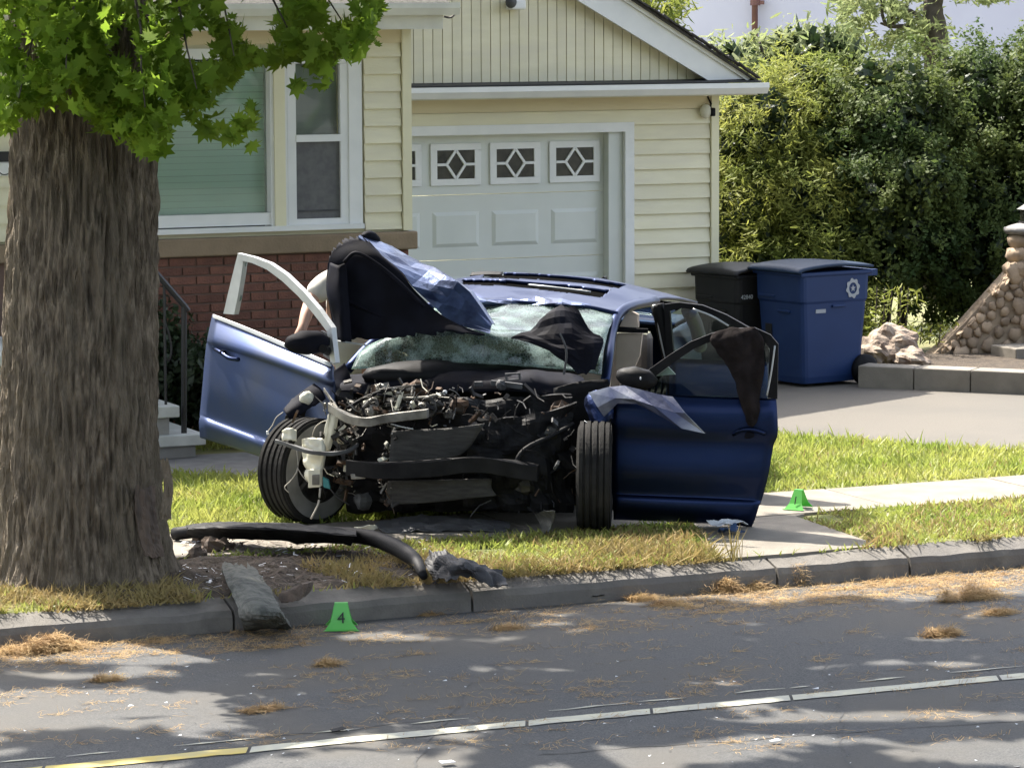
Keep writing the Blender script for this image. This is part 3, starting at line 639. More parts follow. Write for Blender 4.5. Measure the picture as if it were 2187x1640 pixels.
for q in range(26): # the loose tips
    px, py = R_.choice([(535, 322), (480, 290), (330, 325), (320, 310), (500, 300), (690, 190), (640, 185), (780, 110), (440, 270)]); LP.append(AZt(px+R_.gauss(0, 10), py+R_.gauss(0, 8)-8, 17.6))
LP = np.array(LP)
D = NR.normal(size=(len(LP), 3))*.8+np.array((-.1, -.35, .6)); LU = NR.normal(size=(len(LP), 3))*.55+np.array((0, 0, 1.0))
# nearest 300 as separate leaves sharing a few meshes, the rest one mass
order = np.argsort([np.dot(p-CC, CF) for p in LP]); pick = set(order[:300].tolist())
rest = np.array([i for i in range(len(LP)) if i not in pick])
struct(leafcards(LP[rest], D[rest], .098, M['oakleaf'], 'foliage', tree, 'oak', var=.38, U=LU[rest]), 'stuff')
sh = SHAPES['oak']; lm = npmesh('leaf', sh*.104, np.arange(16)[None, :], M['oakleaf'])
for i in pick:
    o = _link('leaf', lm, tree); o.location = LP[i]-OFF[tree.name]
    o.rotation_mode = 'QUATERNION'; dz = Vector(D[i]).normalized(); ax = dz.cross(Vector(LU[i])).normalized(); by = dz.cross(ax); o.rotation_quaternion = Matrix((ax, by, dz)).transposed().to_quaternion(); s = R_.uniform(.5, 1.3); o.scale = (s, s, s)
# unseen crown above: leaves placed back from the wanted road shade, gaps shaped by LIT
CP = []
def crown_pts(c, rx, ry, rz, n, thr=-.05, f=.8):
    k = 0
    while k < n:
        d = NR.normal(size=3); d /= np.linalg.norm(d); r = R_.random()**.45; p = np.array(c)+d*(rx, ry, rz)*r
        if noise.noise(Vector(p*f))+.5*noise.noise(Vector(p*2.1)) < thr: k += .35; continue
        if p[2] < 3.62 and p[1] > 0: k += 1; continue
        CP.append(p); k += 1
LIT = [(120, 1500, 360, 26), (470, 1508, 260, 18), (770, 1494, 190, 16), (150, 1548, 270, 13), (60, 1388, 330, 20), (330, 1408, 330, 8), (620, 1390, 150, 7), (1470, 1606, 190, 22), (1960, 1530, 260, 13), (2150, 1605, 220, 26), (1180, 1645, 260, 16), (760, 1632, 260, 14), (300, 1640, 160, 10), (1150, 1332, 100, 5), (1500, 1432, 120, 7), (1730, 1416, 80, 7), (2030, 1366, 90, 5), (1990, 1416, 120, 6), (1290, 1442, 130, 5), (1130, 1464, 80, 8), (900, 1366, 170, 5), (1000, 1430, 220, 5), (700, 1440, 160, 5), (1330, 1505, 120, 5), (1720, 1580, 160, 12), (200, 1440, 190, 7)]
SV = np.array(SUN)
def crown_from_shade(n, hlo, hhi):
    k = 0; tries = 0
    while k < n and tries < n*12:
        tries += 1
        gx_ = R_.uniform(2.2, 13.5); gy_ = R_.uniform(-4.6, 1.35); px, py = proj((gx_, gy_, -.15))
        path_ = 1480 < px < 1900-(py-1075)*.35 and 1078 < py < 1196  # extra crown leaves added to shade the path where the door's shadow falls short
        if gy_ > -.02 and not (300 < px < 900) and not path_: continue
        if not path_ and px > 1230 and py < 1290-.012*(px-1230)+6*math.sin(px*.02): continue
        if px < 330 and py < 1372: continue
        lit = max([1-((px-a)/(c*1.2))**2-((py-b)/(d*1.3))**2 for a, b, c, d in LIT])
        if lit > .0 or (lit > -.6 and R_.random() < .5): continue
        if noise.noise(Vector((gx_*1.6, gy_*3.5, 4)))+.6*noise.noise(Vector((gx_*5, gy_*9, 1))) > .42: continue
        h = R_.uniform(hlo, hhi); p = np.array((gx_, gy_, -.15))+SV/SV[2]*(h+.15)
        if math.hypot((p[0]-TX-1.6)/7.4, (p[1]-TY-1.5)/5.4) > 1: continue
        hh = p-SV/SV[2]*(p[2]-2.9)
        if 4.2 < hh[0] < 7.1 and -1.0 < hh[1] < .6 and R_.random() < .9: continue
        CP.append(p); k += 1
crown_from_shade(20000, 4.4, 8.2)
k = 0
while k < 11000:
    d = NR.normal(size=3); d /= np.linalg.norm(d); p = np.array((TX+1.2, TY-2.8, 6.8))+d*(6.6, 3.6, 2.2)*R_.random()**.4; k += 1
    hh = p-SV/SV[2]*(p[2]-2.9)
    if 4.2 < hh[0] < 7.1 and -1.0 < hh[1] < .6 and R_.random() < .9: continue
    q = p-SV/SV[2]*(p[2]+.15); px, py = proj(q)
    if py < 1700 and -150 < px < 2350: continue
    CP.append(p)
CP = np.array(CP)
struct(leafcards(CP, NR.normal(size=(len(CP), 3))+np.array((0, 0, .8)), .25, M['canopy'], 'foliage', tree, 'quad'), 'stuff')
Q = []
for (x, y, r_) in [(-16, -24, 5), (-7, -27, 5.5), (3, -26, 5), (13, -25, 5.5), (23, -26, 5), (-2, -33, 6), (9, -34, 6), (20, -35, 6), (-14, -34, 6)]:
    d = NR.normal(size=(1500, 3)); d /= np.linalg.norm(d, axis=1, keepdims=True); Q.append(np.array((x, y, 5.6))+d*(r_, r_*.8, 5.2)*NR.uniform(.4, 1, (1500, 1))**.5)
Q = np.concatenate(Q); Q = Q[Q[:, 2] > .2]; struct(leafcards(Q, NR.normal(size=(len(Q), 3)), .75, M['canopy'], 'tree_belt', None, 'quad'), 'stuff')
# torn bark hanging at the right edge of the trunk and the raw scrape the car left
rows = [[AZt(x+4*math.sin(y*.05), y, 18.55) for x in (346, 356, 363+6*((y-985)/120))] for y in (982, 1010, 1040, 1070, 1095, 1110)]
V, F = sheet(rows, 3, 3, .012, 18, 3, .6); MB().add(V, F).build('bark_flap', M['bark'], tree, solid=.012)
def on_trunk(px, py, lift=.012):
    """point on the near side of the trunk along a pixel ray"""
    d = ray(px, py); best = None
    for t in np.linspace(17.2, 18.9, 700):
        q = CC+d*t; z = q[2]; r = math.hypot(q[0]-TX+.04-.022*z, q[1]-TY)
        rr = .40+.05*math.exp(-max(z, 0)/.2)+.085*math.exp(-max(z, 0)/1.1)-.010*max(z, 0)+.03
        if r < rr+lift: return q
    return CC+d*18.3
rows = [[on_trunk(x+o, y) for o in (0, 14, 28, 42)] for (x, y) in ((292, 1040), (290, 1080), (296, 1120), (304, 1160), (312, 1190))]
V, F = sheet(rows, 4, 4, .012, 22, 8, .5); MB().add(V, F).build('scraped_wood', M['barkin'], tree, solid=.006)
# ---- grass
def blades(name, pts, hgt, m, parent=None, w=.006, lean=.5, var=.35):
    n = len(pts); pts = np.asarray(pts); a = NR.uniform(0, 6.283, n); h = (hgt*(1+var*NR.normal(size=n))).clip(hgt*.3, hgt*2)
    ax = np.stack([np.cos(a), np.sin(a), 0*a], 1); b = NR.uniform(0, 6.283, n); l = NR.uniform(0, lean, n)*h
    tip = np.stack([np.cos(b)*l, np.sin(b)*l, h], 1); ww = w*NR.uniform(.6, 1.3, n)[:, None]
    mid = tip*.55+np.array((0, 0, 1))*(h*.08)[:, None]
    V = np.stack([pts-ax*ww, pts+ax*ww, pts+mid+ax*ww*.7, pts+tip, pts+mid-ax*ww*.7], 1).reshape(-1, 3); F = np.arange(n*5).reshape(n, 5)
    return struct(npobj(name, V, F, m, parent), 'stuff')
def inpoly(x, y, poly):
    c = False; n = len(poly); j = n-1
    for i in range(n):
        if (poly[i][1] > y) != (poly[j][1] > y) and x < (poly[j][0]-poly[i][0])*(y-poly[i][1])/(poly[j][1]-poly[i][1])+poly[i][0]: c = not c
        j = i
    return c
def scatter(n, x0, x1, y0, y1, ok):
    out = []
    for _ in range(n):
        x = R_.uniform(x0, x1); y = R_.uniform(y0, y1)
        if ok(x, y): out.append((x, y, .0))
    return out
pathpoly = [(p[0], p[1]) for p in STRIP]
DIRT = [(5.2, .2), (5.2, 1.3), (6.0, 1.5), (7.0, 1.35), (7.5, .9), (7.45, .45), (6.9, .2)]
okA = lambda x, y: not inpoly(x, y, pathpoly) and not inpoly(x, y, DIRT) and math.hypot(x-TX, y-TY) > .5 and noise.noise(Vector((x*2.5, y*2.5, 4))) > -.42+(.25 if x < 8.6 and y < .6 else 0)
okB = lambda x, y: not inpoly(x, y, DRV) and not (x < 8.95 and 4.42 < y < 6.02 and not (x > 7.25 and y < 4.95-.77*(x-7.25)))
blades('lawn_grass', scatter(24000, 3.5, 12.6, .19, 1.5, okA), .034, M['grass'], lean=1.5)
blades('dry_grass', scatter(15000, 3.5, 12.6, .185, 1.5, lambda x, y: okA(x, y) and noise.noise(Vector((x*2.3, y*2.3, 15))) > -.15), .034, M['dry'], lean=1.9)
blades('dry_grass', scatter(5000, 3.5, 12.6, .13, .26, lambda x, y: noise.noise(Vector((x*2.3, y*2.3, 25))) > -.1 and not inpoly(x, y+.1, pathpoly)), .03, M['dry'], lean=3)
blades('lawn_grass', scatter(60000, 6.3, 13.6, 2.42, 6.9, okB), .046, M['grass'], lean=1.3)
blades('lawn_grass', scatter(2600, 6.3, 13.6, 2.42, 6.9, okB), .085, M['grass'], lean=.9)
blades('dry_grass', scatter(5000, 6.3, 13.6, 2.42, 6.9, lambda x, y: okB(x, y) and noise.noise(Vector((x*2, y*2, 5))) > .1), .045, M['dry'], lean=1.5)
okD = lambda x, y: math.hypot(x-TX, y-TY) > .46 and not inpoly(x, y, pathpoly) and (noise.noise(Vector((x*1.8, y*1.8, 8))) > (.12 if x > 7 else -.2)) and (x < 5.9 or x > 6.7)
blades('dry_grass', scatter(15000, 3.6, 9.8, .2, .95, okD), .05, M['dry'], lean=1.6)
blades('dry_grass', scatter(1500, 7.2, 10.2, .2, .55, lambda x, y: not inpoly(x, y, pathpoly)), .06, M['dry'], lean=2)
# tall weeds near the curb
blades('weed_tuft', [tuple(G(1560, 1197)+np.array((R_.gauss(0, .03), R_.gauss(0, .03), 0))) for _ in range(26)], .16, M['dry'], w=.004, lean=.5)
# dirt patch with churned soil
X0, X1, Y0, Y1 = 5.1, 7.6, .2, 1.55; nx, ny = 110, 60
V = []; 
for j in range(ny):
    for i in range(nx):
        x = X0+(X1-X0)*i/(nx-1); y = Y0+(Y1-Y0)*j/(ny-1)
        q = noise.noise(Vector((x*5, y*5, 1)))*.03+noise.noise(Vector((x*16, y*16, 1)))*.018; e = min(1, 5*min(x-X0, X1-x, y-Y0, Y1-y)+.0)
        V.append((x, y, -.012+(q+.028)*max(e, 0)))
struct(npobj('dirt_patch', V, [(j*nx+i, j*nx+i+1, (j+1)*nx+i+1, (j+1)*nx+i) for j in range(ny-1) for i in range(nx-1)], M['dirt'], None, True))
# ---- hedge and shrubs on the right
def shrub(name, label, cat, blobs, n, size, m, base, group=None, shape='quad', stems=3, up=.5, clump=.22, per=34, inner=0, rough=.42):
    t = thing(name, label, cat, base, group); P = []; D = []
    tot = sum(b[3]*b[4]+b[3]*b[5]+b[4]*b[5] for b in blobs)
    for (cx, cy, cz, rx, ry, rz) in blobs:
        k = int(n*(rx*ry+rx*rz+ry*rz)/tot/per)
        for _ in range(k):
            d = NR.normal(size=3); d /= np.linalg.norm(d); q = .78+rough*noise.noise(Vector(d*2.5)+Vector((cx, cy, cz)))+.3*rough*noise.noise(Vector(d*6)+Vector((cx, cy, cz)))+.10*R_.random()
            c = np.array((cx, cy, cz))+d*(rx, ry, rz)*q
            if c[2] < .03: continue
            cs = clump*R_.uniform(.5, 1.2); pp = c+NR.normal(size=(per, 3))*cs*np.array((.45, .45, .55)); P.append(pp); D.append(NR.normal(size=(per, 3))*.8+d*.8+np.array((0, 0, up)))
    P = np.concatenate(P); D = np.concatenate(D); P[:, 2] = np.maximum(P[:, 2], .02)
    struct(leafcards(P, D, size, m, 'foliage', t, shape), 'stuff')
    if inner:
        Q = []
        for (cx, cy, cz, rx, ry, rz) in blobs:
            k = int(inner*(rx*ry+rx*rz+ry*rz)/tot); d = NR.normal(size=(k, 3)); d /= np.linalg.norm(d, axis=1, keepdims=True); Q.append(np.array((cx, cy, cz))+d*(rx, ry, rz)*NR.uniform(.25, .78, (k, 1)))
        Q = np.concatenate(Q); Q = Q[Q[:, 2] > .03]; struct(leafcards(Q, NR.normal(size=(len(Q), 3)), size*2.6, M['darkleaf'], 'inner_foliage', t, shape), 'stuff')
    # dark woody core so that the mass is not hollow
    for i in range(stems):
        b = blobs[i % len(blobs)]; MB().tube(catmull([(b[0]+R_.gauss(0, .1), b[1], 0), (b[0]+R_.gauss(0, .2), b[1], b[2]*.6), (b[0]+R_.gauss(0, .3), b[1], b[2]+b[5]*.5)], 3), [.05, .045, .04, .035, .03, .02, .015], 6).build('stem', M['stem'], t)
    return t
def HB(px, py, Z, rx, ry, rz):
    p = AZt(px, py, Z); s = Z/FPX; return (p[0], p[1], p[2], rx*s, ry, rz*s)
shrub('yew_hedge', 'dark dense evergreen hedge with sunlit top behind the stone wall', 'hedge',
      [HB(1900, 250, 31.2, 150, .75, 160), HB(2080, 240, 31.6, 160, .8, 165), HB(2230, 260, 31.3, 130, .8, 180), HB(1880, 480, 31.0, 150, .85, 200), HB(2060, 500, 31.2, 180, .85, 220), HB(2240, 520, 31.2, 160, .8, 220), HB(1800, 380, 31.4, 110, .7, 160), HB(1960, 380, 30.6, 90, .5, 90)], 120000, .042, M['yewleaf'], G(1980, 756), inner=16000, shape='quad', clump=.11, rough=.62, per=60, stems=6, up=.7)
shrub('leafy_shrub', 'loose yellow-green leafy shrub growing against the garage corner', 'shrub',
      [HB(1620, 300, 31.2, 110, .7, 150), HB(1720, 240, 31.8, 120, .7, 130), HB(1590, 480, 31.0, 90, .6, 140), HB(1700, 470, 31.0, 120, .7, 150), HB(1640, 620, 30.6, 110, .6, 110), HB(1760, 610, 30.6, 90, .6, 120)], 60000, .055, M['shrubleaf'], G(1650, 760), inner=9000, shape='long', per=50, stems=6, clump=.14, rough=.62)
shrub('feathery_shrub', 'pale feathery shrub rising behind the garage roof edge', 'shrub',
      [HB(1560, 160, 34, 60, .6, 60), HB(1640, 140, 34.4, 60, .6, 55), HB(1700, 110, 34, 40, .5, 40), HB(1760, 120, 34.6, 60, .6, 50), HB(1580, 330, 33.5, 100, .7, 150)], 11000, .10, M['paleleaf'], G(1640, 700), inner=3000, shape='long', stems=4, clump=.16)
shrub('roofside_bush', 'green bush tips showing above the garage roof slope', 'shrub', [HB(1400, 30, 40, 70, .5, 50), HB(1300, 0, 40, 90, .6, 70), HB(1390, 160, 40, 120, .7, 130)], 3500, .11, M['shrubleaf'], G(1400, 590), shape='long', stems=3)
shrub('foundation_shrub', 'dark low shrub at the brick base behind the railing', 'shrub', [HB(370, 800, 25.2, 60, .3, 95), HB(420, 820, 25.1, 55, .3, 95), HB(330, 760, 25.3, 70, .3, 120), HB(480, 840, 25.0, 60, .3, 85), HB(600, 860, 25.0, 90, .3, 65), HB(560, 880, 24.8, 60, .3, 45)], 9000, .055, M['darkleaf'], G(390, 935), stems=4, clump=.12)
# pale tree in front of the far wall
pt = thing('background_tree', 'pale thin-leaved tree with forked trunk behind the hedge', 'tree', G(1998, 640))
b0 = G(1998, 640)
P = [b0, AZt(1998, 300, 37), AZt(2000, 90, 37), AZt(1992, 20, 37), AZt(1998, -60, 37), AZt(1990, -160, 37)]
MB().tube(catmull(P, 4), list(np.linspace(.16, .08, 21)), 9).build('trunk', M['stem'], pt, smooth=True)
for P in ([AZt(2000, 70, 37), AZt(2010, 40, 37), AZt(2008, 0, 37), AZt(2012, -60, 37)], [AZt(1990, 110, 37), AZt(1940, 60, 36.8), AZt(1890, 50, 36.8), AZt(1880, -40, 36.8)], [AZt(1996, 60, 37), AZt(1930, 20, 37), AZt(1890, 55, 37)], [AZt(1995, -20, 37), AZt(2080, -50, 37), AZt(2140, -5, 37)], [AZt(1935, 10, 37), AZt(1925, 35, 37), AZt(1900, 54, 37), AZt(1880, 50, 37)]):
    MB().tube(catmull(P, 4), list(np.linspace(.035, .012, 4*(len(P)-1)+1)), 6).build('branch', M['stem'], pt)
P = []
for (px, py, rx, ry, n) in [(1830, 20, 45, 45, 900), (1900, 20, 70, 30, 900), (1960, 60, 60, 30, 700), (1930, 95, 90, 35, 700), (2100, -5, 60, 12, 500), (1880, -60, 120, 60, 1500), (2080, -80, 120, 50, 1500), (1820, 70, 30, 40, 350)]:
    for _ in range(n):
        x = px+R_.gauss(0, .5)*rx; y = py+R_.gauss(0, .5)*ry
        if noise.noise(Vector((x/22, y/22, 1))) > -.12: P.append(AZt(x, y, 37+R_.gauss(0, .4)))
P = np.array(P); struct(leafcards(P, NR.normal(size=(len(P), 3)), .09, M['paleleaf'], 'foliage', pt, 'long'), 'stuff')
# far building wall with its downpipe
wb = AZt(1700, 60, 58); bd = thing('far_building', 'pale lavender rendered building wall far behind the hedge', 'building', (wb[0], wb[1], 0))
a, b = AZt(1200, 60, 60), AZt(2900, 60, 56)
dv = (b-a); dv[2] = 0; dv /= np.linalg.norm(dv); nn = np.array((-dv[1], dv[0], 0)); a[2] = b[2] = -.5
MB().prism([a, b, b+(0, 0, 10), a+(0, 0, 10)], nn*8).build('wall', M['stucco'], bd)
MB().prism([a-nn*.12+(0, 0, 9.8), b-nn*.12+(0, 0, 9.8), b-nn*.12+(0, 0, 10.15), a-nn*.12+(0, 0, 10.15)], nn*8.2).build('parapet', M['fascia'], bd)
q = AZt(1612, 60, 58.6); q = onplane(1612, 60, nn, a-nn*.14)
MB().tube([(q[0], q[1], -.4), (q[0], q[1], 9.8)], .052, 10).build('downpipe', M['pipe'], bd, smooth=True)
for py in (6, -120, 160):
    q = onplane(1613, py, nn, a-nn*.14); MB().tube([q-(0, 0, .05), q+(0, 0, .05)], .085, 10).build('pipe_collar', M['pipe'], bd)
    MB().obox(q+dv*.10, dv*.05, nn*.03, (0, 0, .035)).build('pipe_bracket', M['pipe'], bd)
# ================================================================== yard things
def cart(name, label, c, W, Dp, H, yaw, body, lid, emblem=False):
    t = thing(name, label, 'trash bin', c); t.rotation_euler = (0, 0, yaw); o3 = OFF[t.name].copy(); OFF[t.name] = np.zeros(3)
    w1, d1 = W*.41, Dp*.40; w2, d2 = W*.48, Dp*.48; zb, zt = .04, H*.90
    mb = MB(); rings = []
    for (z, w_, d_) in ((zb, w1, d1), (zb+.05, w1+.008, d1+.008), (H*.30, w1+(w2-w1)*.3, d1+(d2-d1)*.3), (H*.68, w1+(w2-w1)*.72, d1+(d2-d1)*.72), (H*.70, w2*.985, d2*.985), (zt, w2, d2)):
        r = .05; ring = []
        for cxs, cys, a0 in ((1, 1, 0), (-1, 1, 90), (-1, -1, 180), (1, -1, 270)):
            for k in range(4):
                a = math.radians(a0+30*k); ring.append((cxs*(w_-r)+r*math.cos(a), cys*(d_-r)+r*math.sin(a), z))
        rings.append(ring)
    V = [p for r in rings for p in r]; n = 16
    F = [(i*n+k, i*n+(k+1) % n, (i+1)*n+(k+1) % n, (i+1)*n+k) for i in range(len(rings)-1) for k in range(n)]+[tuple(range(n))[::-1]]
    mb.add(V, F).build('body', body, t, smooth=False)
    MB().box((-W*.5, -Dp*.5, zt), (W*.5, Dp*.5, zt+.035)).build('rim', body, t, bevel=.012)
    # lid: shallow dome with front lip
    rows = [[(-W*.53, -Dp*.54, zt+.032), (-W*.2, -Dp*.55, zt+.034), (W*.2, -Dp*.55, zt+.034), (W*.53, -Dp*.54, zt+.032)], [(-W*.53, -Dp*.45, zt+.062), (-W*.2, -Dp*.45, zt+.075), (W*.2, -Dp*.45, zt+.075), (W*.53, -Dp*.45, zt+.062)],
            [(-W*.52, 0, zt+.085), (-W*.2, 0, zt+.10), (W*.2, 0, zt+.10), (W*.52, 0, zt+.085)], [(-W*.51, Dp*.5, zt+.06), (-W*.2, Dp*.52, zt+.07), (W*.2, Dp*.52, zt+.07), (W*.51, Dp*.5, zt+.06)]]
    V, F = sheet(rows, 4, 3); MB().add(V, F).build('lid', lid, t, smooth=True, solid=.02)
    MB().box((-W*.2, -Dp*.1, zt+.096), (W*.05, Dp*.16, zt+.104)).build('lid_label', M['dullprint'], t)
    MB().tube([(-W*.4, Dp*.60, zt+.01), (W*.4, Dp*.60, zt+.01)], .018, 8).build('handle', body, t)
    for s_ in (-1, 1):
        MB().box((s_*W*.4-.02, Dp*.45, zt-.02), (s_*W*.4+.02, Dp*.61, zt+.03)).build('handle_bracket', body, t)
        V, F = lathe([(.02, -.035), (.10, -.035), (.125, -.02), (.125, .02), (.10, .035), (.02, .035)], 24)
        V = V[:, [1, 0, 2]]+np.array((s_*W*.46, Dp*.42, .125)); MB().add(V, F).build('wheel', M['blackpl'], t, smooth=True)
        V, F = lathe([(.0, -.037), (.055, -.04), (.06, -.03)], 16); V = V[:, [1, 0, 2]]*np.array((s_*-1*-1, 1, 1))+np.array((s_*W*.46, Dp*.42, .125)); MB().add(V, F).build('hub', M['greypl'], t)
    # front recesses, grip pockets and stamped text plates
    xf = lambda z: (w1+(w2-w1)*min(1, z/zt)) if z < H*.7 else w2*.99
    yf = lambda z: -(d1+(d2-d1)*min(1, z/zt))
    MB().box((-W*.40, yf(H*.72)-.016, H*.715), (-W*.06, yf(H*.72)+.03, H*.74)).build('grip_ledge', body, t, bevel=.006)
    MB().box((-W*.02, yf(H*.62)-.014, H*.605), (W*.22, yf(H*.62)+.03, H*.625)).build('grip_ledge', body, t, bevel=.006)
    MB().box((xf(H*.66)-.03, -Dp*.05, H*.645), (xf(H*.66)+.016, Dp*.14, H*.665)).build('grip_ledge', body, t, bevel=.006)
    MB().box((-W*.30, yf(H*.40)-.008, H*.34), (-W*.17, yf(H*.40)+.02, H*.50)).build('latch_plate', M['binblack'], t)
    return t, o3
def place(t, o3, parts=()):
    t.location = o3; OFF[t.name] = o3
def text(body, size, m, parent, loc, rot, name='lettering', ext=.001):
    cu = bpy.data.curves.new(name, 'FONT'); cu.body = body; cu.size = size; cu.extrude = ext; cu.align_x = 'CENTER'; cu.align_y = 'CENTER'
    cu.materials.append(m); o = bpy.data.objects.new(name, cu); COL.objects.link(o); me = bpy.data.meshes.new_from_object(o); bpy.data.objects.remove(o); me.materials.clear(); me.materials.append(m)
    o = bpy.data.objects.new(name, me); COL.objects.link(o); o.parent = parent; o.location = loc; o.rotation_euler = rot; return o
cb = G(1735, 829); cb = cb+np.array((.15, .28, 0)); byaw = -1.40
t, o3 = cart('recycling_bin', 'large blue wheeled recycling bin with pale round town seal', cb, .64, .74, 1.0, byaw, M['binblue'], M['binlid'])
# round seal with scalloped edge and inner ring
zs = .79; ys = .64*.48+.002
ring = MB(); pts = []
for k in range(48):
    a = 2*math.pi*k/48; r = .066*(1+.10*math.sin(8*a)); pts.append((ys, .17+r*math.cos(a), zs+r*1.15*math.sin(a)))
inn = [(ys, .17+.040*math.cos(2*math.pi*k/48), zs+.046*math.sin(2*math.pi*k/48)) for k in range(48)]
ring.add(pts+inn, [(k, (k+1) % 48, 48+(k+1) % 48, 48+k) for k in range(48)])
for k in range(5):
    a = 1.57+2*math.pi*k/5; ring.add([(ys, .17+.028*math.cos(a), zs+.03*math.sin(a)), (ys, .17+.012*math.cos(a+.6), zs+.012*math.sin(a+.6)), (ys, .17, zs), (ys, .17+.012*math.cos(a-.6), zs+.012*math.sin(a-.6))], [(0, 1, 2, 3)])
ring.build('seal', M['dullprint'], t, solid=.002)
MB().box((.28, -.20, .605), (.298, -.10, .635)).build('stamp_plate', M['dullprint'], t)
place(t, o3)
cb = G(1655, 822)+np.array((.0, .55, 0))
t, o3 = cart('refuse_bin', 'black wheeled refuse bin beside the blue bin, pale number stamped near its top', cb, .60, .64, .94, -1.35, M['binblack'], M['binblack'])
text('42840', .05, M['print'], t, (.292, -.21, .70), (math.pi/2, 0, math.pi/2), 'number')
place(t, o3)
# driveway kerb
kb = thing('driveway_kerb', 'low concrete kerb wall along the driveway, half in shade', 'kerb', G(2000, 838))
pl0 = np.array(G(1836, 830)); pl1 = np.array(G(2200, 846)); dv2 = (pl1-pl0)/np.linalg.norm(pl1-pl0); nv2 = np.array((-dv2[1], dv2[0], 0)); 
if nv2[1] < 0: nv2 = -nv2
L = np.linalg.norm(pl1-pl0)
for i in range(5):
    a = pl0+dv2*(i*L/3+.004-.02); b = pl0+dv2*((i+1)*L/3-.004-.02)
    MB().prism([a, b, b+nv2*.24, a+nv2*.24], (0, 0, .185)).build('kerb_block', M['concrete'], kb, bevel=.01)
struct(MB().prism([pl0+nv2*.2-(0, 0, .1), pl1+dv2*3+nv2*.2-(0, 0, .1), pl1+dv2*3+nv2*6-(0, 0, .1), pl0+nv2*6-(0, 0, .1)], (0, 0, .22)).build('planting_bed', M['dirt']))
# stone stair wall: sloped cheek with stones set proud of the mortar
sw = thing('stone_stair_wall', 'sloping fieldstone cheek wall with boulder pillar at the right edge', 'stone wall', AZt(2050, 790, 29.6))
ZW = 29.7; bz = .05
poly = [(1958, 800), (1962, 782), (2010, 742), (2060, 690), (2105, 640), (2150, 590), (2187, 553), (2240, 500), (2240, 812), (2100, 806)]
pw = [AZt(x, y, ZW) for x, y in poly]
MB().prism(pw, CF*np.array((1, 1, 0))*.34).build('wall_core', M['stonemortar'], sw)
def top_y(px):
    T = poly[1:8]
    for (a, b), (c, d) in zip(T[:-1], T[1:]):
        if a <= px <= c: return b+(d-b)*(px-a)/(c-a)
    return 553
k = 0; placed = []
tries = 0
while len(placed) < 95 and tries < 6000:
    tries += 1
    px = R_.uniform(1972, 2230); py = R_.uniform(top_y(px)+16, 800); r = R_.uniform(9, 25)
    if all(math.hypot(px-a, py-b) > (r+c)*.82 for a, b, c in placed):
        placed.append((px, py, r)); q = AZt(px, py, ZW-.005); s = ZW/FPX
        MB().blob(q, r*s*R_.uniform(.95, 1.3), .026, r*s*R_.uniform(.85, 1.1), 10, 6, .5, 1.5, seed=len(placed), rot=Matrix.Rotation(R_.uniform(-.6, .6), 3, 'Y')).build('stone', M['stone'], sw, smooth=True)
px = 1962
while px < 2235:
    q = AZt(px, top_y(max(px, 1962))-1, ZW+.15); w_ = R_.uniform(15, 24)
    sl_a = .80+R_.uniform(-.12, .12); ax = _r0*math.cos(sl_a)+_z*math.sin(sl_a); nz_ = _z*math.cos(sl_a)-_r0*math.sin(sl_a); l_ = w_*.0046
    MB().blob(q-nz_*.015, l_, R_.uniform(.17, .21), R_.uniform(.035, .055), 12, 8, .45, 1.6, seed=int(px), rot=Matrix((ax, _fh, nz_)).transposed()).build('coping_stone', M['stone'], sw); px += w_*1.3
# pillar of stacked stones, cap and lantern
for i, (px, py, rx, rz_) in enumerate([(2176, 545, 26, 20), (2178, 515, 22, 18), (2200, 530, 24, 24), (2202, 560, 24, 24), (2174, 575, 28, 22), (2215, 515, 20, 20)]):
    MB().blob(AZt(px, py, ZW+.1), rx*.0040, .16, rz_*.0040, 10, 7, .3, 1.7, seed=i+70).build('pillar_stone', M['stone'], sw, smooth=True)
MB().blob(AZt(2182, 491, ZW+.1), 33*.004, .2, 13*.004, 12, 7, .2, 1.5, seed=90).build('cap_stone', M['greystone'], sw, smooth=True)
ltn = thing('lantern', 'small dark post lantern on the stone pillar cap', 'lantern', AZt(2190, 480, ZW+.1)); q = AZt(2192, 478, ZW+.1)
MB().box(q+(-.05, -.05, 0), q+(.05, .05, .02)).build('lantern_base', M['iron'], ltn)
MB().box(q+(-.04, -.04, .022), q+(.04, .04, .12)).build('lantern_glass', M['insertglass'], ltn)
MB().add([q+(-.06, -.06, .122), q+(.06, -.06, .122), q+(.06, .06, .122), q+(-.06, .06, .122), q+(0, 0, .18)], [(0, 1, 4), (1, 2, 4), (2, 3, 4), (3, 0, 4), (3, 2, 1, 0)]).build('lantern_roof', M['iron'], ltn)
st = thing('garden_steps', 'grey concrete steps beside the sloping stone wall', 'steps', G(2160, 818))
for i in range(2):
    q = AZt(2130+i*26, 812-i*36, 29.2+i*.12); MB().box((q[0], q[1]-.1, -.1), (q[0]+1.4, q[1]+.3, q[2]+.13)).build('step', M['concrete'], st, bevel=.01)
for i, (px, py, rx, rz_, lab) in enumerate([(1905, 740, 52, 42, 'large rough boulder by the blue bin at the foot of the stone wall'), (1858, 755, 24, 30, 'small pinkish boulder touching the blue bin'), (1940, 765, 30, 22, 'low brown boulder between large boulder and stone wall')]):
    q = AZt(px, py, 29.0-.1*i); t = thing('boulder', lab, 'rock', q, 'boulders by the stone wall'); MB().blob(q, rx*.0040, .22, rz_*.0042, 22, 16, .42, 1.9, seed=i+5).build('rock', M['rock'], t, smooth=False)
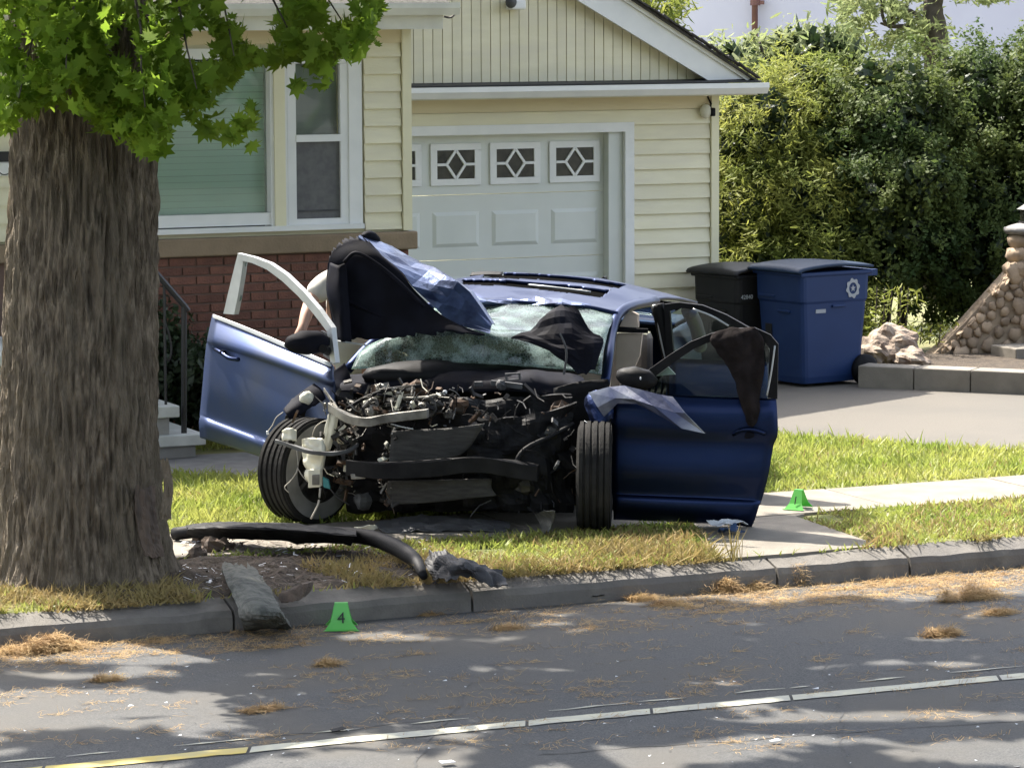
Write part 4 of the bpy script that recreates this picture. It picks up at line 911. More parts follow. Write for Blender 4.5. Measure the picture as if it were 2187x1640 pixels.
def weeds(name, label, pts, h, m):
    t = thing(name, label, 'weeds', pts[0]); P = []
    for p in pts:
        for k in range(60): P.append((p[0]+R_.gauss(0, .12), p[1]+R_.gauss(0, .1), p[2]+R_.uniform(0, h)))
    P = np.array(P); struct(leafcards(P, NR.normal(size=(len(P), 3)), .05, m, 'foliage', t, 'long'), 'stuff')
    mb = MB()
    for p in pts: mb.tube([p, (p[0]+.02, p[1], p[2]+h)], .006, 5)
    mb.build('stem', M['stem'], t)
weeds('weed_clump', 'tall sunlit weeds between blue bin and boulders', [AZt(x, 720, 29.6) for x in (1868, 1885, 1900, 1920, 1935)], .42, M['shrubleaf'])
weeds('weed_clump', 'small leafy weeds at the lower end of the stone wall', [AZt(x, 735, 29.9) for x in (1965, 1985, 2005)], .18, M['shrubleaf'])
# ================================================================== litter on road and strip
def strands(c, rx, ry, h, n, seed, L=.06, wd=.0011):
    V = []; r = random.Random(seed); LB = [(r.uniform(-.6, .6), r.uniform(-.5, .5), r.uniform(.3, .75), r.uniform(.35, 1)) for _ in range(6)]
    for _ in range(n):
        a = r.uniform(0, 6.283); q = min(1.0, abs(r.gauss(0, .45))); lp = r.choice(LB); x = c[0]+rx*(lp[0]+lp[2]*q*math.cos(a)); y = c[1]+ry*(lp[1]+lp[2]*q*math.sin(a)); z = c[2]+.003+h*.62*lp[3]*(1-q)**.7*r.random()
        d = np.array((r.gauss(0, 1), r.gauss(0, 1), r.gauss(0, .22))); d /= np.linalg.norm(d); l = L*r.uniform(.4, 1.3); s = np.cross(d, (r.gauss(0, 1), r.gauss(0, 1), r.gauss(0, 1))); s /= np.linalg.norm(s)+1e-6
        p0 = np.array((x, y, z)); p1 = p0+d*l*.5+s*l*.2; p2 = p0+d*l; sd = np.array((-d[1], d[0], .3))*wd
        for p in (p1, p2): p[2] = max(p[2], c[2]+.002)
        V += [p0-sd, p0+sd, p1+sd, p1-sd, p1-sd, p1+sd, p2+sd*.5, p2-sd*.5]
    return np.array(V)
CK = [(1680, 1244, .19, .18, .21, 1300, 'tallest tan heap of dry catkins against the curb face'), (1582, 1258, .34, .16, .13, 1300, 'wide low heap of dry catkins at the curb, left of the tallest heap'), (2065, 1278, .34, .18, .12, 1200, 'broad dry catkin heap on the sunlit gutter at far right'),
      (2015, 1358, .16, .10, .085, 520, 'brown catkin tuft standing in the shaded lane at right'), (1368, 1281, .12, .08, .085, 420, 'small rounded catkin tuft near the curb below the open right door'), (1440, 1290, .2, .07, .03, 350, 'flat catkin smear just right of the small rounded tuft'),
      (110, 1388, .46, .2, .15, 2000, 'large golden catkin drift in the gutter below the tree'), (690, 1420, .12, .08, .055, 300, 'brown catkin tuft on the road in front of the green marker'), (560, 1518, .16, .08, .05, 330, 'lone catkin tuft beside the big light patch on the road'),
      (1090, 1342, .14, .07, .035, 260, 'flat brown catkin wisp on the road below the crumpled panel'), (230, 1452, .12, .07, .05, 260, 'small pale catkin wisp on the striped light at left'), (2150, 1310, .22, .09, .05, 380, 'thin catkin drift at the right edge of the road'),
      (1850, 1222, .14, .06, .06, 300, 'small catkin wad along the curb foot at right'), (920, 1312, .12, .05, .03, 230, 'reddish catkin scrap at the curb foot right of the green marker')]
for i, (px, py, rx, ry, h, n, lab) in enumerate(CK):
    c = G(px, py, -.15); V = strands(c, rx*.8, ry*.8, h, n*2, i+3); t = npobj('catkin_clump', V, np.arange(len(V)).reshape(-1, 4), M['catkin']); tag(t, lab, 'catkins', 'clumps of fallen catkins')
V = []
for i in range(420):
    px = R_.uniform(-60, 2260); py = R_.uniform(1215, 1600) if R_.random() < .5 else R_.uniform(1215+(1150-px)*.08+40, 1360+(1150-px)*.05)
    c = G(px, py, -.15)
    if c[1] > .0: continue
    V.append(strands(c, R_.uniform(.1, .5), R_.uniform(.05, .12), .006, R_.randint(10, 44), i+100))
for i in range(150): V.append(strands((R_.uniform(8.4, 12.4), R_.uniform(-.55, .03), -.15), R_.uniform(.15, .5), R_.uniform(.04, .12), .006, R_.randint(40, 110), i+2000))
for i in range(40): V.append(strands((R_.uniform(4.2, 6.4), R_.uniform(-.5, .03), -.15), R_.uniform(.15, .5), R_.uniform(.04, .12), .006, R_.randint(40, 90), i+3000))
V = np.concatenate(V); struct(npobj('catkin_litter', V, np.arange(len(V)).reshape(-1, 4), M['catkin']), 'stuff')
V = np.concatenate([strands((R_.uniform(3.6, 5.9), R_.uniform(.22, .75), .02), .2, .1, .03, 60, 900+i) for i in range(40)])
struct(npobj('catkin_litter', V, np.arange(len(V)).reshape(-1, 4), M['dry']), 'stuff')
# gravel / small bright scraps on the road
V = []
for i in range(130):
    px = R_.uniform(0, 2187); py = R_.uniform(1400, 1640); c = G(px, py, -.148)
    s = R_.uniform(.004, .012)*(2 if R_.random() < .06 else 1); a = R_.uniform(0, 6.28); V += [c+(s*math.cos(a), s*math.sin(a)*.6, 0), c+(s*math.cos(a+2), s*math.sin(a+2)*.6, .0), c+(s*math.cos(a+4), s*math.sin(a+4)*.6, .004)]
struct(npobj('road_scraps', V, np.arange(len(V)).reshape(-1, 3), M['paper']), 'stuff')
def scrap(px, py, z, rx, h, m, lab, seed, name='scrap', cat='debris', ry=None):
    c = G(px, py, z); rows = [[c+(rx*(u-.5)*2, (ry or rx*.7)*(v-.5)*2, .008+h*(.5+noise.noise(Vector((u*3, v*3, seed))))) for u in (0, .33, .66, 1)] for v in (0, .33, .66, 1)]
    V, F = sheet(rows, 4, 4, h*.35, 12, seed, .4); o = MB().add(V, F).build(name, m, None, solid=.003); return tag(o, lab, cat)
scrap(1656, 1588, -.15, .022, .014, M['paper'], 'white crumpled scrap on the near lane right of centre', 3)
scrap(955, 1634, -.15, .03, .016, M['paper'], 'white crumpled scrap on the road at the bottom edge', 5)
scrap(722, 1564, -.15, .03, .014, M['blackpl'], 'black plastic sliver lying on the road just above the line', 6)
scrap(1275, 1283, -.15, .035, .035, M['blackpl'], 'small black lump on the road at the curb below the wheel', 7)
o = scrap(1553, 1136, .0, .10, .07, M['paper'], 'white and blue crumpled cloth on the path under the open right door', 9, 'crumpled_cloth', 'cloth'); 
c = G(1553, 1142); rows = [[c+(x, y, .03+.05*noise.noise(Vector((x*20, y*20, 2)))) for x in (-.05, 0, .05, .07)] for y in (-.09, -.05, 0, .03)]
V, F = sheet(rows, 3, 3, .01, 20, 4); MB().add(V, F).build('blue_patch', M['bluecloth'], o, solid=.004)

def marker(name, px, py, z, digit, lab, yaw, W=.17, H=.135):
    c = G(px, py, z); t = thing(name, lab, 'evidence marker', c, 'green evidence markers'); t.rotation_euler = (0, 0, yaw); t.location.z += .002; keep = OFF[t.name]; OFF[t.name] = np.zeros(3)
    # folded tent: two faces flaring to feet, a short ridge strip
    for s in (-1, 1):
        V = [(-W*.20, s*.012, H), (W*.20, s*.012, H), (W*.5, s*.075, .004), (-W*.5, s*.075, .004), (-W*.33, s*.052, H*.30), (W*.33, s*.052, H*.30), (-W*.27, s*.036, H*.58), (W*.27, s*.036, H*.58)]
        MB().add(V, [(0, 1, 7, 6), (6, 7, 5, 4), (4, 5, 2, 3)]).build('face', M['green'], t, solid=.003)
    MB().box((-W*.20, -.0135, H-.002), (W*.20, .0135, H+.0015)).build('ridge', M['green'], t)
    MB().add([(-W*.5, -.075, .003), (W*.5, -.075, .003), (W*.56, -.095, .003), (-W*.56, -.095, .003)], [(0, 1, 2, 3)]).build('foot_flange', M['green'], t, solid=.003)
    text(digit, H*.62, M['ink'], t, (-.0, -.054, H*.46), (math.radians(66), 0, 0), 'digit')
    OFF[t.name] = keep; return t
marker('evidence_marker', 729, 1342, -.15, '4', 'bright green tent marker numbered 4 on the road at the curb', -.37)
marker('evidence_marker', 1706, 1086, 0.012, '1', 'green tent marker on the sidewalk right of the wreck, in shadow', -.9, .125, .115)
# ---- car debris on the strip
o = MB().tube(catmull([G(372, 1140, .05), G(450, 1132, .09), G(560, 1136, .10), G(690, 1140, .11), G(780, 1146, .12), (G(840, 1166, .11)), G(885, 1195, .09), G(905, 1230, .05)], 5), [.038]*6+[.046]*22+[.046, .044, .04, .036, .033, .03, .026, .022], 10).build('bumper_strip', M['blackpl'], None, smooth=True)
tag(o, 'long black plastic bumper strip lying from tree to curb, bent down at its right end', 'car debris')
rows = [[G(x, y, z) for (x, y, z) in r] for r in ([(395, 1118, .10), (480, 1112, .13), (600, 1116, .15), (760, 1128, .16)], [(400, 1128, .11), (480, 1124, .15), (600, 1128, .17), (760, 1142, .17)], [(395, 1150, .03), (480, 1152, .06), (600, 1158, .07), (750, 1166, .08)])]
V, F = sheet(rows, 8, 5, .012, 7, 3, .5); tag(MB().add(V, F).build('bumper_lip', M['blackpl'], None, solid=.008), 'flat black bumper lip lying along the top of the long bumper strip', 'car debris')
rows = [[G(x, y, z) for (x, y, z) in r] for r in ([(900, 1185, .05), (930, 1172, .12), (975, 1180, .17), (1030, 1196, .13), (1075, 1215, .06)], [(905, 1205, .08), (940, 1195, .14), (985, 1205, .15), (1040, 1215, .10), (1082, 1232, .04)], [(915, 1240, .02), (950, 1235, .06), (1000, 1240, .05), (1040, 1245, .03), (1085, 1248, .02)])]
V, F = sheet(rows, 8, 8, .03, 9, 5, .8); tag(MB().add(V, F).build('crumpled_bodywork', mat('scuffed_dark_plastic', (.05, .05, .054), (.022, .022, .024), 9, rough=.6, bump=.4, bscale=25, spec=.2), None, solid=.006), 'crumpled dark grey body panel fragment at the right end of the long strip', 'car debris')
rows = [[G(x, y, z) for (x, y, z) in r] for r in ([(470, 1205, .06), (510, 1205, .07), (545, 1215, .05)], [(490, 1255, .05), (530, 1255, .07), (575, 1258, .04)], [(510, 1300, .012), (545, 1300, .035), (600, 1303, .015)], [(518, 1332, -.08), (560, 1330, -.06), (614, 1328, -.08)], [(524, 1344, -.145), (565, 1342, -.13), (622, 1338, -.145)])]
V, F = sheet(rows, 7, 7, .012, 12, 7, 1.2); tag(MB().add(V, F).build('bark_slab', M['barkslab'], None, solid=.025), 'slab of torn grey bark lying over the curb edge', 'bark')
rows = [[G(x, y, z) for (x, y, z) in r] for r in ([(610, 1262, .06), (650, 1246, .09), (668, 1242, .07)], [(595, 1272, .04), (635, 1262, .06), (664, 1256, .04)], [(600, 1285, .01), (630, 1282, .015), (650, 1272, .012)])]
V, F = sheet(rows, 5, 4, .006, 20, 2, .6); tag(MB().add(V, F).build('bark_piece', M['barkin'], None, solid=.02), 'flat brown bark piece right of the grey bark slab', 'bark')
for i, (px, py, r, lab) in enumerate([(452, 1172, .055, 'reddish broken lump by the tree base'), (478, 1168, .045, 'pink broken lump right of the reddish lump'), (430, 1152, .05, 'pale splintered chunk between tree and bumper strip'), (420, 1185, .045, 'dark red splinter block at the tree foot')]):
    c = G(px, py+10, 0); o = MB().blob(c+(0, 0, r*.7), r*1.3, r*.9, r, 9, 7, .6, 2.2, seed=i+20).build('wood_chunk', M['barkin'], None); tag(o, lab, 'debris', 'broken chunks by the tree')
# splinters, shards and chips scattered in the churned soil
V = []; Vp = []
for i in range(2200):
    px = R_.gauss(600, 150); py = R_.uniform(1150, 1290)
    if not (385 < px < 1000): continue
    c = G(px, py, .03)
    if c[1] < .21: continue
    l = R_.uniform(.006, .026); a = R_.uniform(0, 6.28); d = np.array((math.cos(a), math.sin(a), R_.uniform(-.1, .5)))*l; s = np.array((-math.sin(a), math.cos(a), 0))*l*R_.uniform(.1, .4)
    (Vp if (R_.random() < .06 or px < 470 and R_.random() < .25) else V).extend([c-d-s, c+d-s*.5, c+d*.9+s, c-d*.8+s*.8])
struct(npobj('bark_chips', V, np.arange(len(V)).reshape(-1, 4), M['barkin']), 'stuff')
struct(npobj('glass_chips', Vp, np.arange(len(Vp)).reshape(-1, 4), M['paper']), 'stuff')

# ================================================================== THE WRECKED CAR
W0, W1 = G(640, 1115), G(1270, 1133); OCC = (W0+W1)/2; CXV = (W1-W0)/np.linalg.norm(W1-W0); CYV = np.array((-CXV[1], CXV[0], 0)); ZV = np.array((0, 0, 1.0))
car = thing('wrecked_car', 'wrecked blue car with its crushed front open, hood buckled up and doors swung wide', 'car', OCC)
def cp(px, py, yc): return onplane(px, py, CYV, OCC+CYV*yc)
def xp(px, py, xc): return onplane(px, py, CXV, OCC+CXV*xc)
def cl(x, y, z): return OCC+CXV*x+CYV*y+ZV*z
class VP:
    def __init__(s, pa, Za, pb, Zb):
        s.a = AZt(pa, 900, Za); s.b = AZt(pb, 900, Zb); d = s.b-s.a; d[2] = 0; s.d = d/np.linalg.norm(d); n = np.array((s.d[1], -s.d[0], 0))
        s.n = n if np.dot(n, CC-s.a) > 0 else -n          # points to the camera side
    def __call__(s, px, py, o=0.0): return onplane(px, py, s.n, s.a+s.n*o)
def csheet(name, rows, m, parent=None, nu=6, nv=6, nz=0, nf=4, seed=0, jag=0, solid=.006, smooth=True, si=True):
    V, F = sheet(rows, nu, nv, nz, nf, seed, jag, si); return MB().add(V, F).build(name, m, parent if parent is not None else car, smooth=smooth, solid=solid)
def ribbon(name, pts, m, depth, parent=None):
    return MB().prism(pts, depth).build(name, m, parent if parent is not None else car, bevel=.004)
# --- passenger cell: floor, sills, rear body, roof
MB().obox(cl(0, 1.9, .30), CXV*.78, CYV*1.5, ZV*.05).build('floor_pan', M['blackpl'], car)
MB().obox(cl(0, .62, .55), CXV*.72, CYV*.03, ZV*.26).build('firewall', M['blackpl'], car)
for s_ in (-1, 1): MB().obox(cl(s_*.82, 1.7, .22), CXV*.05, CYV*1.25, ZV*.09).build('sill', M['paint'], car, bevel=.02)
rr = [[cp(955, 655, 1.35), cp(1050, 646, 1.35), cp(1150, 650, 1.35), cp(1250, 657, 1.35), cp(1320, 672, 1.35)],
      [cp(962, 622, 1.6), cp(1060, 622, 1.6), cp(1160, 628, 1.6), cp(1270, 638, 1.6), cp(1346, 656, 1.6)],
      [cp(978, 600, 2.1), cp(1070, 589, 2.1), cp(1180, 593, 2.1), cp(1300, 606, 2.1), cp(1402, 641, 2.1)],
      [cp(985, 606, 2.7), cp(1090, 593, 2.7), cp(1200, 598, 2.7), cp(1340, 614, 2.7), cp(1468, 643, 2.7)],
      [cp(1000, 640, 3.0), cp(1100, 610, 3.0), cp(1220, 612, 3.0), cp(1370, 628, 3.0), cp(1490, 648, 3.0)]]
csheet('roof_buckle', [[cp(958, 640, 1.36), cp(1040, 634, 1.38), cp(1110, 640, 1.36), cp(1180, 634, 1.38), cp(1262, 646, 1.37)], [cp(962, 652, 1.31), cp(1040, 644, 1.26), cp(1110, 652, 1.31), cp(1180, 646, 1.27), cp(1264, 655, 1.33)], [cp(970, 664, 1.35), cp(1040, 662, 1.30), cp(1110, 668, 1.35), cp(1180, 660, 1.30), cp(1262, 666, 1.36)]], M['paintdusty'], nu=4, nv=3, nz=.018, nf=11, seed=17, jag=.5, smooth=False)
# sunroof: raised dark frame, a black sheet painting the open slot's unlit inside and the tilted glass behind it
RV, RF = sheet(rr, 26, 22, .008, 3, 2); RP = np.array([proj(p) for p in RV])
SR1 = [(986, 611), (1060, 613), (1140, 620), (1220, 630), (1282, 639), (1302, 624), (1220, 613), (1140, 606), (1060, 601), (988, 600)]
SR2 = [(1030, 596), (1150, 600), (1230, 607), (1322, 619), (1336, 611), (1250, 597), (1150, 588), (1034, 584)]
hole = [inpoly(*RP[list(f)].mean(0), SR1) or inpoly(*RP[list(f)].mean(0), SR2) for f in RF]
MB().add(RV, [f for f, h in zip(RF, hole) if not h]).build('roof', M['paint'], car, smooth=True, solid=.02)
MB().add(RV-np.array((0, 0, .012)), [f for f, h in zip(RF, hole) if h]).build('sunroof_dark_sheet', M['void'], car, solid=.006)
def roof_pt(px, py, up=.010):
    i = np.argsort((RP[:, 0]-px)**2+4*(RP[:, 1]-py)**2)[:4]; return RV[i].mean(0)+(0, 0, up)
for pts in ([(988, 606), (1060, 607), (1140, 613), (1220, 621), (1262, 627)], [(1034, 592), (1150, 595), (1250, 602), (1326, 614)], [(988, 599), (1060, 600), (1140, 604), (1220, 611), (1304, 623)]):
    MB().tube(catmull([roof_pt(*p) for p in pts], 5), .006, 6).build('sunroof_rail', M['trimlight'], car, smooth=True)
csheet('wind_deflector', [[cp(1004, 590, 2.25), cp(1040, 588, 2.25), cp(1072, 588, 2.25)], [cp(1008, 583, 2.3), cp(1040, 581, 2.3), cp(1074, 582, 2.3)]], M['blackpl'], solid=.01)
csheet('roof_antenna', [[cp(1276, 604, 2.6), cp(1294, 603, 2.7)], [cp(1291, 593, 2.6), cp(1293, 590, 2.7)]], M['blackpl'], solid=.02)
# pillars on the near side
def pillar(name, pts, w_, m=M['paint'], n=10): return MB().tube(catmull(pts, 5), w_, n).build(name, m, car, smooth=True)
pillar('front_pillar', [cp(1292, 820, .75), cp(1300, 760, .9), cp(1306, 715, 1.15), cp(1318, 676, 1.35), cp(1345, 655, 1.6), cp(1400, 643, 2.1)], .032)
pillar('centre_pillar', [cp(1404, 650, 1.75), cp(1420, 720, 1.75), cp(1440, 830, 1.75), cp(1450, 1000, 1.75)], .045, M['blackpl'])
pillar('pillar_trim', [cp(1394, 655, 1.72), cp(1402, 660, 1.72), cp(1412, 720, 1.72), cp(1424, 770, 1.72)], .012, M['trimlight'])
pillar('front_pillar', [cp(742, 790, .75), cp(800, 730, 1.0), cp(890, 670, 1.3), cp(960, 640, 1.5)], .032)
pillar('rear_pillar', [cp(1470, 662, 2.95), cp(1488, 700, 3.2), cp(1495, 740, 3.4)], .05)
pillar('rear_pillar', [cp(1000, 640, 3.0), cp(985, 690, 3.2), cp(980, 740, 3.4)], .06)
csheet('rear_body', [[cl(-.80, 3.2, .92), cl(0, 3.25, .96), cl(.80, 3.2, .92)], [cl(-.84, 3.9, .90), cl(0, 4.0, .94), cl(.84, 3.9, .90)], [cl(-.84, 4.1, .55), cl(0, 4.2, .55), cl(.84, 4.1, .55)], [cl(-.82, 4.0, .25), cl(0, 4.1, .25), cl(.82, 4.0, .25)]], M['paint'], solid=.02)
for s_ in (-1, 1): csheet('rear_wing', [[cl(s_*.84, 2.6, .90), cl(s_*.86, 3.2, .92), cl(s_*.84, 3.9, .90)], [cl(s_*.88, 2.6, .62), cl(s_*.90, 3.2, .68), cl(s_*.86, 4.05, .6)], [cl(s_*.86, 2.6, .22), cl(s_*.87, 2.95, .34), cl(s_*.84, 4.0, .25)]], M['paint'], solid=.015)
csheet('rear_window', [[cp(1010, 630, 3.0), cp(1220, 620, 3.0), cp(1470, 650, 3.0)], [cl(-.70, 3.35, .95), cl(0, 3.4, .98), cl(.70, 3.35, .95)]], M['carglass'], solid=.006)
# seats
def seat(xc, yc, name='seat'):
    b = MB(); 
    rows = [[cl(xc+u*.24, yc+.04*abs(u)**2*-1+.16*v, .42+.72*v) for u in (-1, -.5, 0, .5, 1)] for v in (0, .33, .66, 1)]
    s1 = csheet(name, rows, M['seat'], solid=.11)
    MB().obox(cl(xc, yc-.25, .44), CXV*.24, CYV*.25, ZV*.07).build('cushion', M['seat'], s1, bevel=.03)
    MB().obox(cl(xc, yc+.20, 1.20), CXV*.12, CYV*.05, ZV*.075).build('headrest', M['seat'], s1, bevel=.03)
    return s1
seat(.42, 1.62); seat(-.42, 1.62)
ribbon('seat_panel', [cp(1313, 790, 1.40), cp(1318, 712, 1.42), cp(1372, 712, 1.42), cp(1366, 760, 1.40), cp(1352, 792, 1.40)], M['seat'], CYV*.04)
ribbon('seat_belt', [cp(1312, 700, 1.39), cp(1312, 710, 1.39), cp(1384, 712, 1.39), cp(1384, 702, 1.39)], M['blackpl'], CYV*.01)
ribbon('seat_panel', [cp(1322, 698, 1.45), cp(1335, 672, 1.5), cp(1350, 665, 1.5), cp(1364, 672, 1.5), cp(1364, 700, 1.45)], M['seat'], CYV*.03)
MB().obox(cl(0, 3.0, .6), CXV*.7, CYV*.1, ZV*.3).build('rear_seat', M['seat'], car, bevel=.05)
MB().blob(cl(0, .85, .84), .76, .25, .10, 20, 8, .15, 3).build('dashboard', M['blackpl'], car, smooth=True)
V, F = lathe([(.17+.014*math.cos(a), .014*math.sin(a)) for a in np.linspace(0, 6.283, 9)], 28)
MB().add([cl(.38, 1.12, .84)+CXV*p[0]+(CYV*.9+ZV*.35)*p[1]+(ZV*.9-CYV*.3)*p[2] for p in V], F).build('steering_wheel', M['blackpl'], car, smooth=True)
# --- near (right in the picture) front door
DR = VP(1310, 20.78, 1660, 20.66)
def door(name, vp, rows, m):
    return csheet(name, [[vp(*p) for p in r] for r in rows], m, nu=6, nv=5, solid=.03)
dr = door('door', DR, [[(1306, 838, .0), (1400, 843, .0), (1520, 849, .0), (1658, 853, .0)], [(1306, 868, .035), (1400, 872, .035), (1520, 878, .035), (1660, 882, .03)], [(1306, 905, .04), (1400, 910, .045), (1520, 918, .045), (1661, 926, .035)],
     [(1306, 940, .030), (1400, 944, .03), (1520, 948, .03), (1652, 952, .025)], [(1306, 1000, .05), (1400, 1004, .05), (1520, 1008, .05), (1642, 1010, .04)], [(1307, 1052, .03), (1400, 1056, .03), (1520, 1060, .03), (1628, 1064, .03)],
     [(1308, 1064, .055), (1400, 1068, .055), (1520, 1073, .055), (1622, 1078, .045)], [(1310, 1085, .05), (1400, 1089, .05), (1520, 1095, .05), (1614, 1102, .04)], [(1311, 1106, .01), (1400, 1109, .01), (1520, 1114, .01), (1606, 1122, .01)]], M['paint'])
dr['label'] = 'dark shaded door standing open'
fpts = [(1306, 838), (1340, 812), (1385, 790), (1430, 758), (1475, 730), (1520, 712), (1560, 702), (1612, 700), (1645, 715), (1662, 735), (1660, 852)]
inn = [(1640, 850), (1644, 745), (1630, 725), (1605, 716), (1562, 717), (1523, 727), (1482, 745), (1442, 772), (1402, 802), (1376, 826), (1372, 842)]
MBf = MB(); n = len(fpts); V = [DR(*p, .012) for p in fpts]+[DR(*p, .012) for p in inn[::-1]]
V += [v-DR.n*.035 for v in V]
F = []
for i in range(n-1): a, b, c, d = i, i+1, n+i+1, n+i; F += [(a, b, c, d), (2*n+a, 2*n+d, 2*n+c, 2*n+b), (a, 2*n+a, 2*n+b, b), (d, c, 2*n+c, 2*n+d)]
MBf.add(V, F).build('window_frame', M['blackpl'], dr)
MB().prism([DR(*p, -.006) for p in [(1376, 842), (1378, 826), (1404, 802), (1444, 772), (1484, 745), (1525, 727), (1562, 716), (1606, 715), (1632, 725), (1645, 745), (1641, 850)]], -DR.n*.004).build('window_pane', M['carglass'], dr)
ribbon('quarter_trim', [DR(1402, 790, -.03), DR(1420, 775, -.03), DR(1444, 800, -.03), DR(1402, 803, -.03)], M['trimlight'], -DR.n*.01, dr)
pillar('glass_channel', [DR(1655, 738, .02), DR(1648, 790, .02), DR(1638, 845, .02)], .006, M['trimlight'], 6)
V = [DR(1570, 924, .06), DR(1600, 914, .075), DR(1632, 920, .06), DR(1612, 932, .06), DR(1572, 934, .06)]
hd = MB().tube(catmull([DR(1566, 928, .045), DR(1582, 919, .075), DR(1605, 917, .082), DR(1634, 926, .06)], 4), .013, 8).build('handle', M['paint'], dr, smooth=True)
MB().blob(DR(1592, 928, .045), .06, .01, .025, 10, 6, rot=Matrix.Rotation(-.9, 3, 'Z')).build('handle_recess', M['under'], hd, smooth=True)
# mirror: housing and stalk
mi = MB().blob(DR(1360, 808, .10), .125, .07, .066, 18, 12, .12, 2, rot=Matrix.Rotation(.22, 3, 'Y') @ Matrix.Rotation(-.62, 3, 'Z')).build('mirror', M['blackpl'], dr, smooth=True)
MB().tube([DR(1330, 825, .02), DR(1345, 815, .08)], .025, 8).build('mirror_stalk', M['blackpl'], mi)
MB().blob(DR(1368, 808, .17), .006, .006, .010, 6, 5).build('mirror_chip', M['paper'], mi)
# scratches with bare metal on the near door
csheet('door_gouge', [[DR(1309, 946, .036), DR(1335, 938, .04), DR(1362, 926, .046), DR(1384, 917, .05)], [DR(1309, 950, .036), DR(1337, 942, .04), DR(1366, 930, .046), DR(1387, 924, .05)]], M['silver'], dr, solid=.006, nz=.003, nf=30)
# jacket over the door frame (a thing of its own)
jk = [[(1520, 712, .03), (1548, 702, .03), (1580, 700, .035), (1612, 699, .03), (1624, 712, .03)], [(1517, 728, .05), (1545, 722, .06), (1578, 716, .075), (1608, 714, .06), (1632, 728, .045)], [(1530, 752, .05), (1552, 752, .065), (1580, 748, .085), (1610, 746, .06), (1632, 752, .05)],
      [(1556, 785, .05), (1572, 786, .06), (1590, 784, .085), (1612, 784, .06), (1632, 786, .05)], [(1576, 830, .05), (1586, 832, .07), (1598, 830, .085), (1612, 830, .06), (1626, 830, .05)], [(1586, 872, .06), (1593, 876, .07), (1602, 876, .09), (1613, 874, .08), (1623, 870, .06)], [(1596, 902, .07), (1600, 908, .075), (1607, 910, .09), (1614, 906, .08), (1620, 898, .07)]]
V, F = sheet([[DR(*p) for p in r] for r in jk], 6, 6, .016, 13, 6, .3)
tag(MB().add(V, F).build('draped_jacket', M['cloth'], None, smooth=True, solid=.02), 'black jacket draped over the open right-hand door frame', 'jacket')
# --- rear door on the near side, also open
DB = VP(1425, 22.25, 1640, 22.1)
rd = door('door', DB, [[(1430, 765, 0), (1530, 770, 0), (1640, 775, 0)], [(1430, 830, .04), (1530, 834, .04), (1640, 838, .03)], [(1430, 930, .05), (1530, 932, .05), (1630, 934, .04)], [(1430, 1035, .01), (1530, 1038, .01), (1600, 1040, .01)]], M['paint'])
fo = [(1424, 775), (1418, 650), (1450, 646), (1500, 652), (1550, 672), (1600, 700), (1640, 735), (1648, 775)]
fi = [(1440, 770), (1430, 664), (1454, 658), (1498, 663), (1542, 682), (1588, 709), (1618, 738), (1624, 772)]
n = len(fo); V = [DB(*p, .02) for p in fo]+[DB(*p, .02) for p in fi]; V += [v-DB.n*.04 for v in V]; F = []
for i in range(n-1): a, b, c, d = i, i+1, n+i+1, n+i; F += [(a, b, c, d), (2*n+a, 2*n+d, 2*n+c, 2*n+b), (a, 2*n+a, 2*n+b, b), (d, c, 2*n+c, 2*n+d)]
MB().add(V, F).build('window_frame', M['blackpl'], rd)
MB().prism([DB(*p, 0) for p in fi], -DB.n*.004).build('window_pane', M['carglass'], rd)
pillar('bright_molding', [DB(1480, 660, .03), DB(1520, 675, .03), DB(1556, 696, .03)], .007, M['trimlight'], 6)
# --- far (left in the picture) front door
DL = VP(706, 21.3, 430, 22.45)
L_ = [[(458, 674, 0), (540, 708, 0), (620, 742, 0), (712, 781, 0)], [(455, 682, .018), (540, 716, .018), (620, 750, .018), (712, 789, .018)], [(447, 722, .085), (540, 752, .09), (620, 780, .09), (712, 812, .085)], [(445, 734, .072), (540, 765, .075), (620, 793, .075), (712, 828, .07)],
      [(441, 772, .080), (540, 806, .085), (620, 838, .085), (712, 872, .08)], [(436, 830, .082), (540, 865, .09), (620, 900, .09), (712, 935, .085)], [(431, 882, .062), (540, 922, .068), (620, 952, .068), (712, 985, .065)], [(429, 901, .095), (540, 941, .10), (620, 972, .10), (712, 1004, .095)], [(431, 932, .05), (540, 966, .055), (620, 994, .055), (700, 1018, .05)]]
dl = door('door', DL, L_, M['doorlit']); dl['label'] = 'sunlit blue door standing open'
csheet('belt_molding', [[DL(456, 671, .03), DL(540, 704, .03), DL(620, 738, .03), DL(705, 774, .03)], [DL(456, 679, .035), DL(540, 713, .035), DL(620, 747, .035), DL(705, 783, .035)]], M['trimlight'], dl, solid=.012)
def frame_strip(name, a, b, m, vp, par, o=.02, th=.035):
    n = len(a); V = [vp(*p, o) for p in a]+[vp(*p, o) for p in b]; V += [v-vp.n*th for v in V]; F = []
    for i in range(n-1): q, r, c, d = i, i+1, n+i+1, n+i; F += [(q, r, c, d), (2*n+q, 2*n+d, 2*n+c, 2*n+r), (q, 2*n+q, 2*n+r, r), (d, c, 2*n+c, 2*n+d)]
    F += [(0, n, 3*n, 2*n), (n-1, 3*n-1, 4*n-1, 2*n-1)]
    return MB().add(V, F).build(name, m, par)
frame_strip('window_frame', [(477, 670), (486, 630), (497, 585), (507, 545)], [(500, 672), (508, 632), (515, 590), (520, 552)], M['trimlight'], DL, dl)  # far door frame: its sunlit white is put into the bright material
